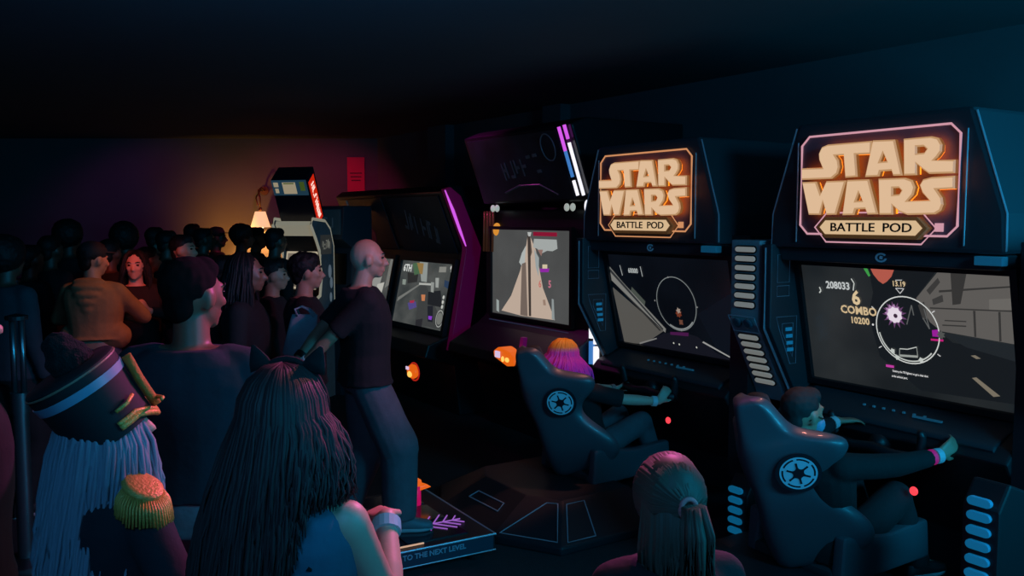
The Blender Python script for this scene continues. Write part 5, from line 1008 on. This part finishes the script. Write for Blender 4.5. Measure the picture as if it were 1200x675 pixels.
bystander('man whose face glows orange, in profile behind the navy T-shirt man', 213, 276, 7.4, 1.7, bark, sk=skin_a, vox=.011)
bystander('silhouette above the orange-lit face, head highest of its pair', 225, 263, 10.9, .5, dusk)
bystander('silhouette with short hair between the orange-lit face and the capped profile', 238, 268, 9.9, 1.2, bark)
bystander('person in a peaked cap in profile against the amber wall', 253, 267, 10.8, 1.5, bark, hair=cap(mat('dark_cap', (24, 20, 20), .8)))
bystander('hooded silhouette directly left of the lamp, against the amber wall', 283, 265, 9.6, 1.2, bark, hair=hair_short(fluff=.22))
P = bystander('silhouette under the wall lamp holding up a phone', 300, 267, 10.3, 1.4, bark, arms={1: dict(w=Vector((.16, .32, 1.40)), pole=(1, -.2, -1), d=(-.2, .2, 1), curl=.7)})
hp = P.t.matrix_basis @ (P.arm[1][2] + Vector((-.015, .06, .09)))
t = thing('phone', 'small phone raised by the silhouette under the wall lamp', 'phone', hp, -1.4)
bm = B(); box(bm, (0, 0, 0), (.075, .009, .15)); fin('phone_case', bm, blackp, t, bevel=.003); bm = B(); box(bm, (0, -.0055, 0), (.066, .002, .135)); fin('phone_screen', bm, glow('green_phone_screen', (60, 120, 50)), t)
bystander('silhouette in front of the glowing upright cabinet, facing its screen', 322, 268, 8.8, .75, bark)
bystander('woman in glasses with long dark hair in profile, left of the grey-templed man', 287, 298, 5.3, 1.45, tee_bk, sk=skin_c, vox=.010, hair=lambda s: strands(s, 'hair', hair_dk, 120, .42, .05, .011, sd=6, phi0=-25, phi1=205, out=.04))
bystander('man in profile at the centre of the crowd, just left of the black-haired youth', 319, 305, 6.4, 1.5, tee_bk, sk=skin_a, vox=.010)
P = bystander('black-haired youth in a black T-shirt standing behind the bald man', 357, 298, 5.75, 1.35, tee_bk, sk=skin_a, vox=.010, sleeve=.45, hair=hair_short(fluff=.10), bot=greyt)
bystander('large dark figure with full hair at the left edge, behind the steel posts', 6, 282, 5.7, .4, cloth('slate', (38, 52, 60)), hair=hair_short(fluff=.35))
P = bystander('person at the left edge, only an arm and pink-lit shoulder showing', -62, 330, 2.5, .9, bark, sk=skin_b, sleeve=.45, vox=.011)
for k, (px, top, Y, yw, lb) in enumerate(((58, 277, 7.6, .4, 'dark figure in the left crowd, between the tan sweatshirt and the left edge'), (128, 281, 7.7, .3, 'dark figure in the left crowd, close behind the tan sweatshirt\'s right shoulder'),
        (172, 290, 7.9, .9, 'dark figure standing just right of the red-lit woman\'s face'), (262, 300, 6.3, 1.1, 'dark figure in the crowd beneath the peaked cap'), (240, 300, 7.0, .8, 'dark figure in the crowd directly behind the navy T-shirt man\'s head'), (34, 288, 7.1, .5, 'dark figure in the left crowd beside the large dark figure'))):
    bystander(lb, px, top, Y, yw, (dusk, bark, tee_bk)[k % 3])
# pale tote bag hanging in the gap behind the bald man's arms
c = at(353, 392, 5.2); t = thing('tote_bag', 'pale cloth bag showing between the bald man\'s arms', 'bag', (c.x, c.y, 0), -.2)
bm = B(); rg = []
for z, w, d in ((-.13, .08, .03), (-.11, .095, .04), (0, .09, .035), (.09, .085, .025), (.12, .08, .012)): rg.append([Vector((w * math.copysign(abs(math.cos(2 * PI * k / 24)) ** .6, math.cos(2 * PI * k / 24)) + .22 * z, d * math.sin(2 * PI * k / 24), c.z + z)) for k in range(24)])
loft(bm, rg); fin('bag_body', bm, cloth('pale_canvas', (128, 146, 152)), t, smooth=True)
bm = B()
for y in (-.02, .02): tube(bm, [(-.05 + .037, y, c.z + .11), (-.03, y * .6, c.z + .15), (.01, 0, c.z + .165), (.05, y * .6, c.z + .15), (.09, y, c.z + .11)], .008, 6)
fin('bag_handle', bm, cloth('pale_canvas', (128, 146, 152)), t, smooth=True)
bpy.data.batch_remove(TRASH); bpy.data.scenes.remove(WORK)
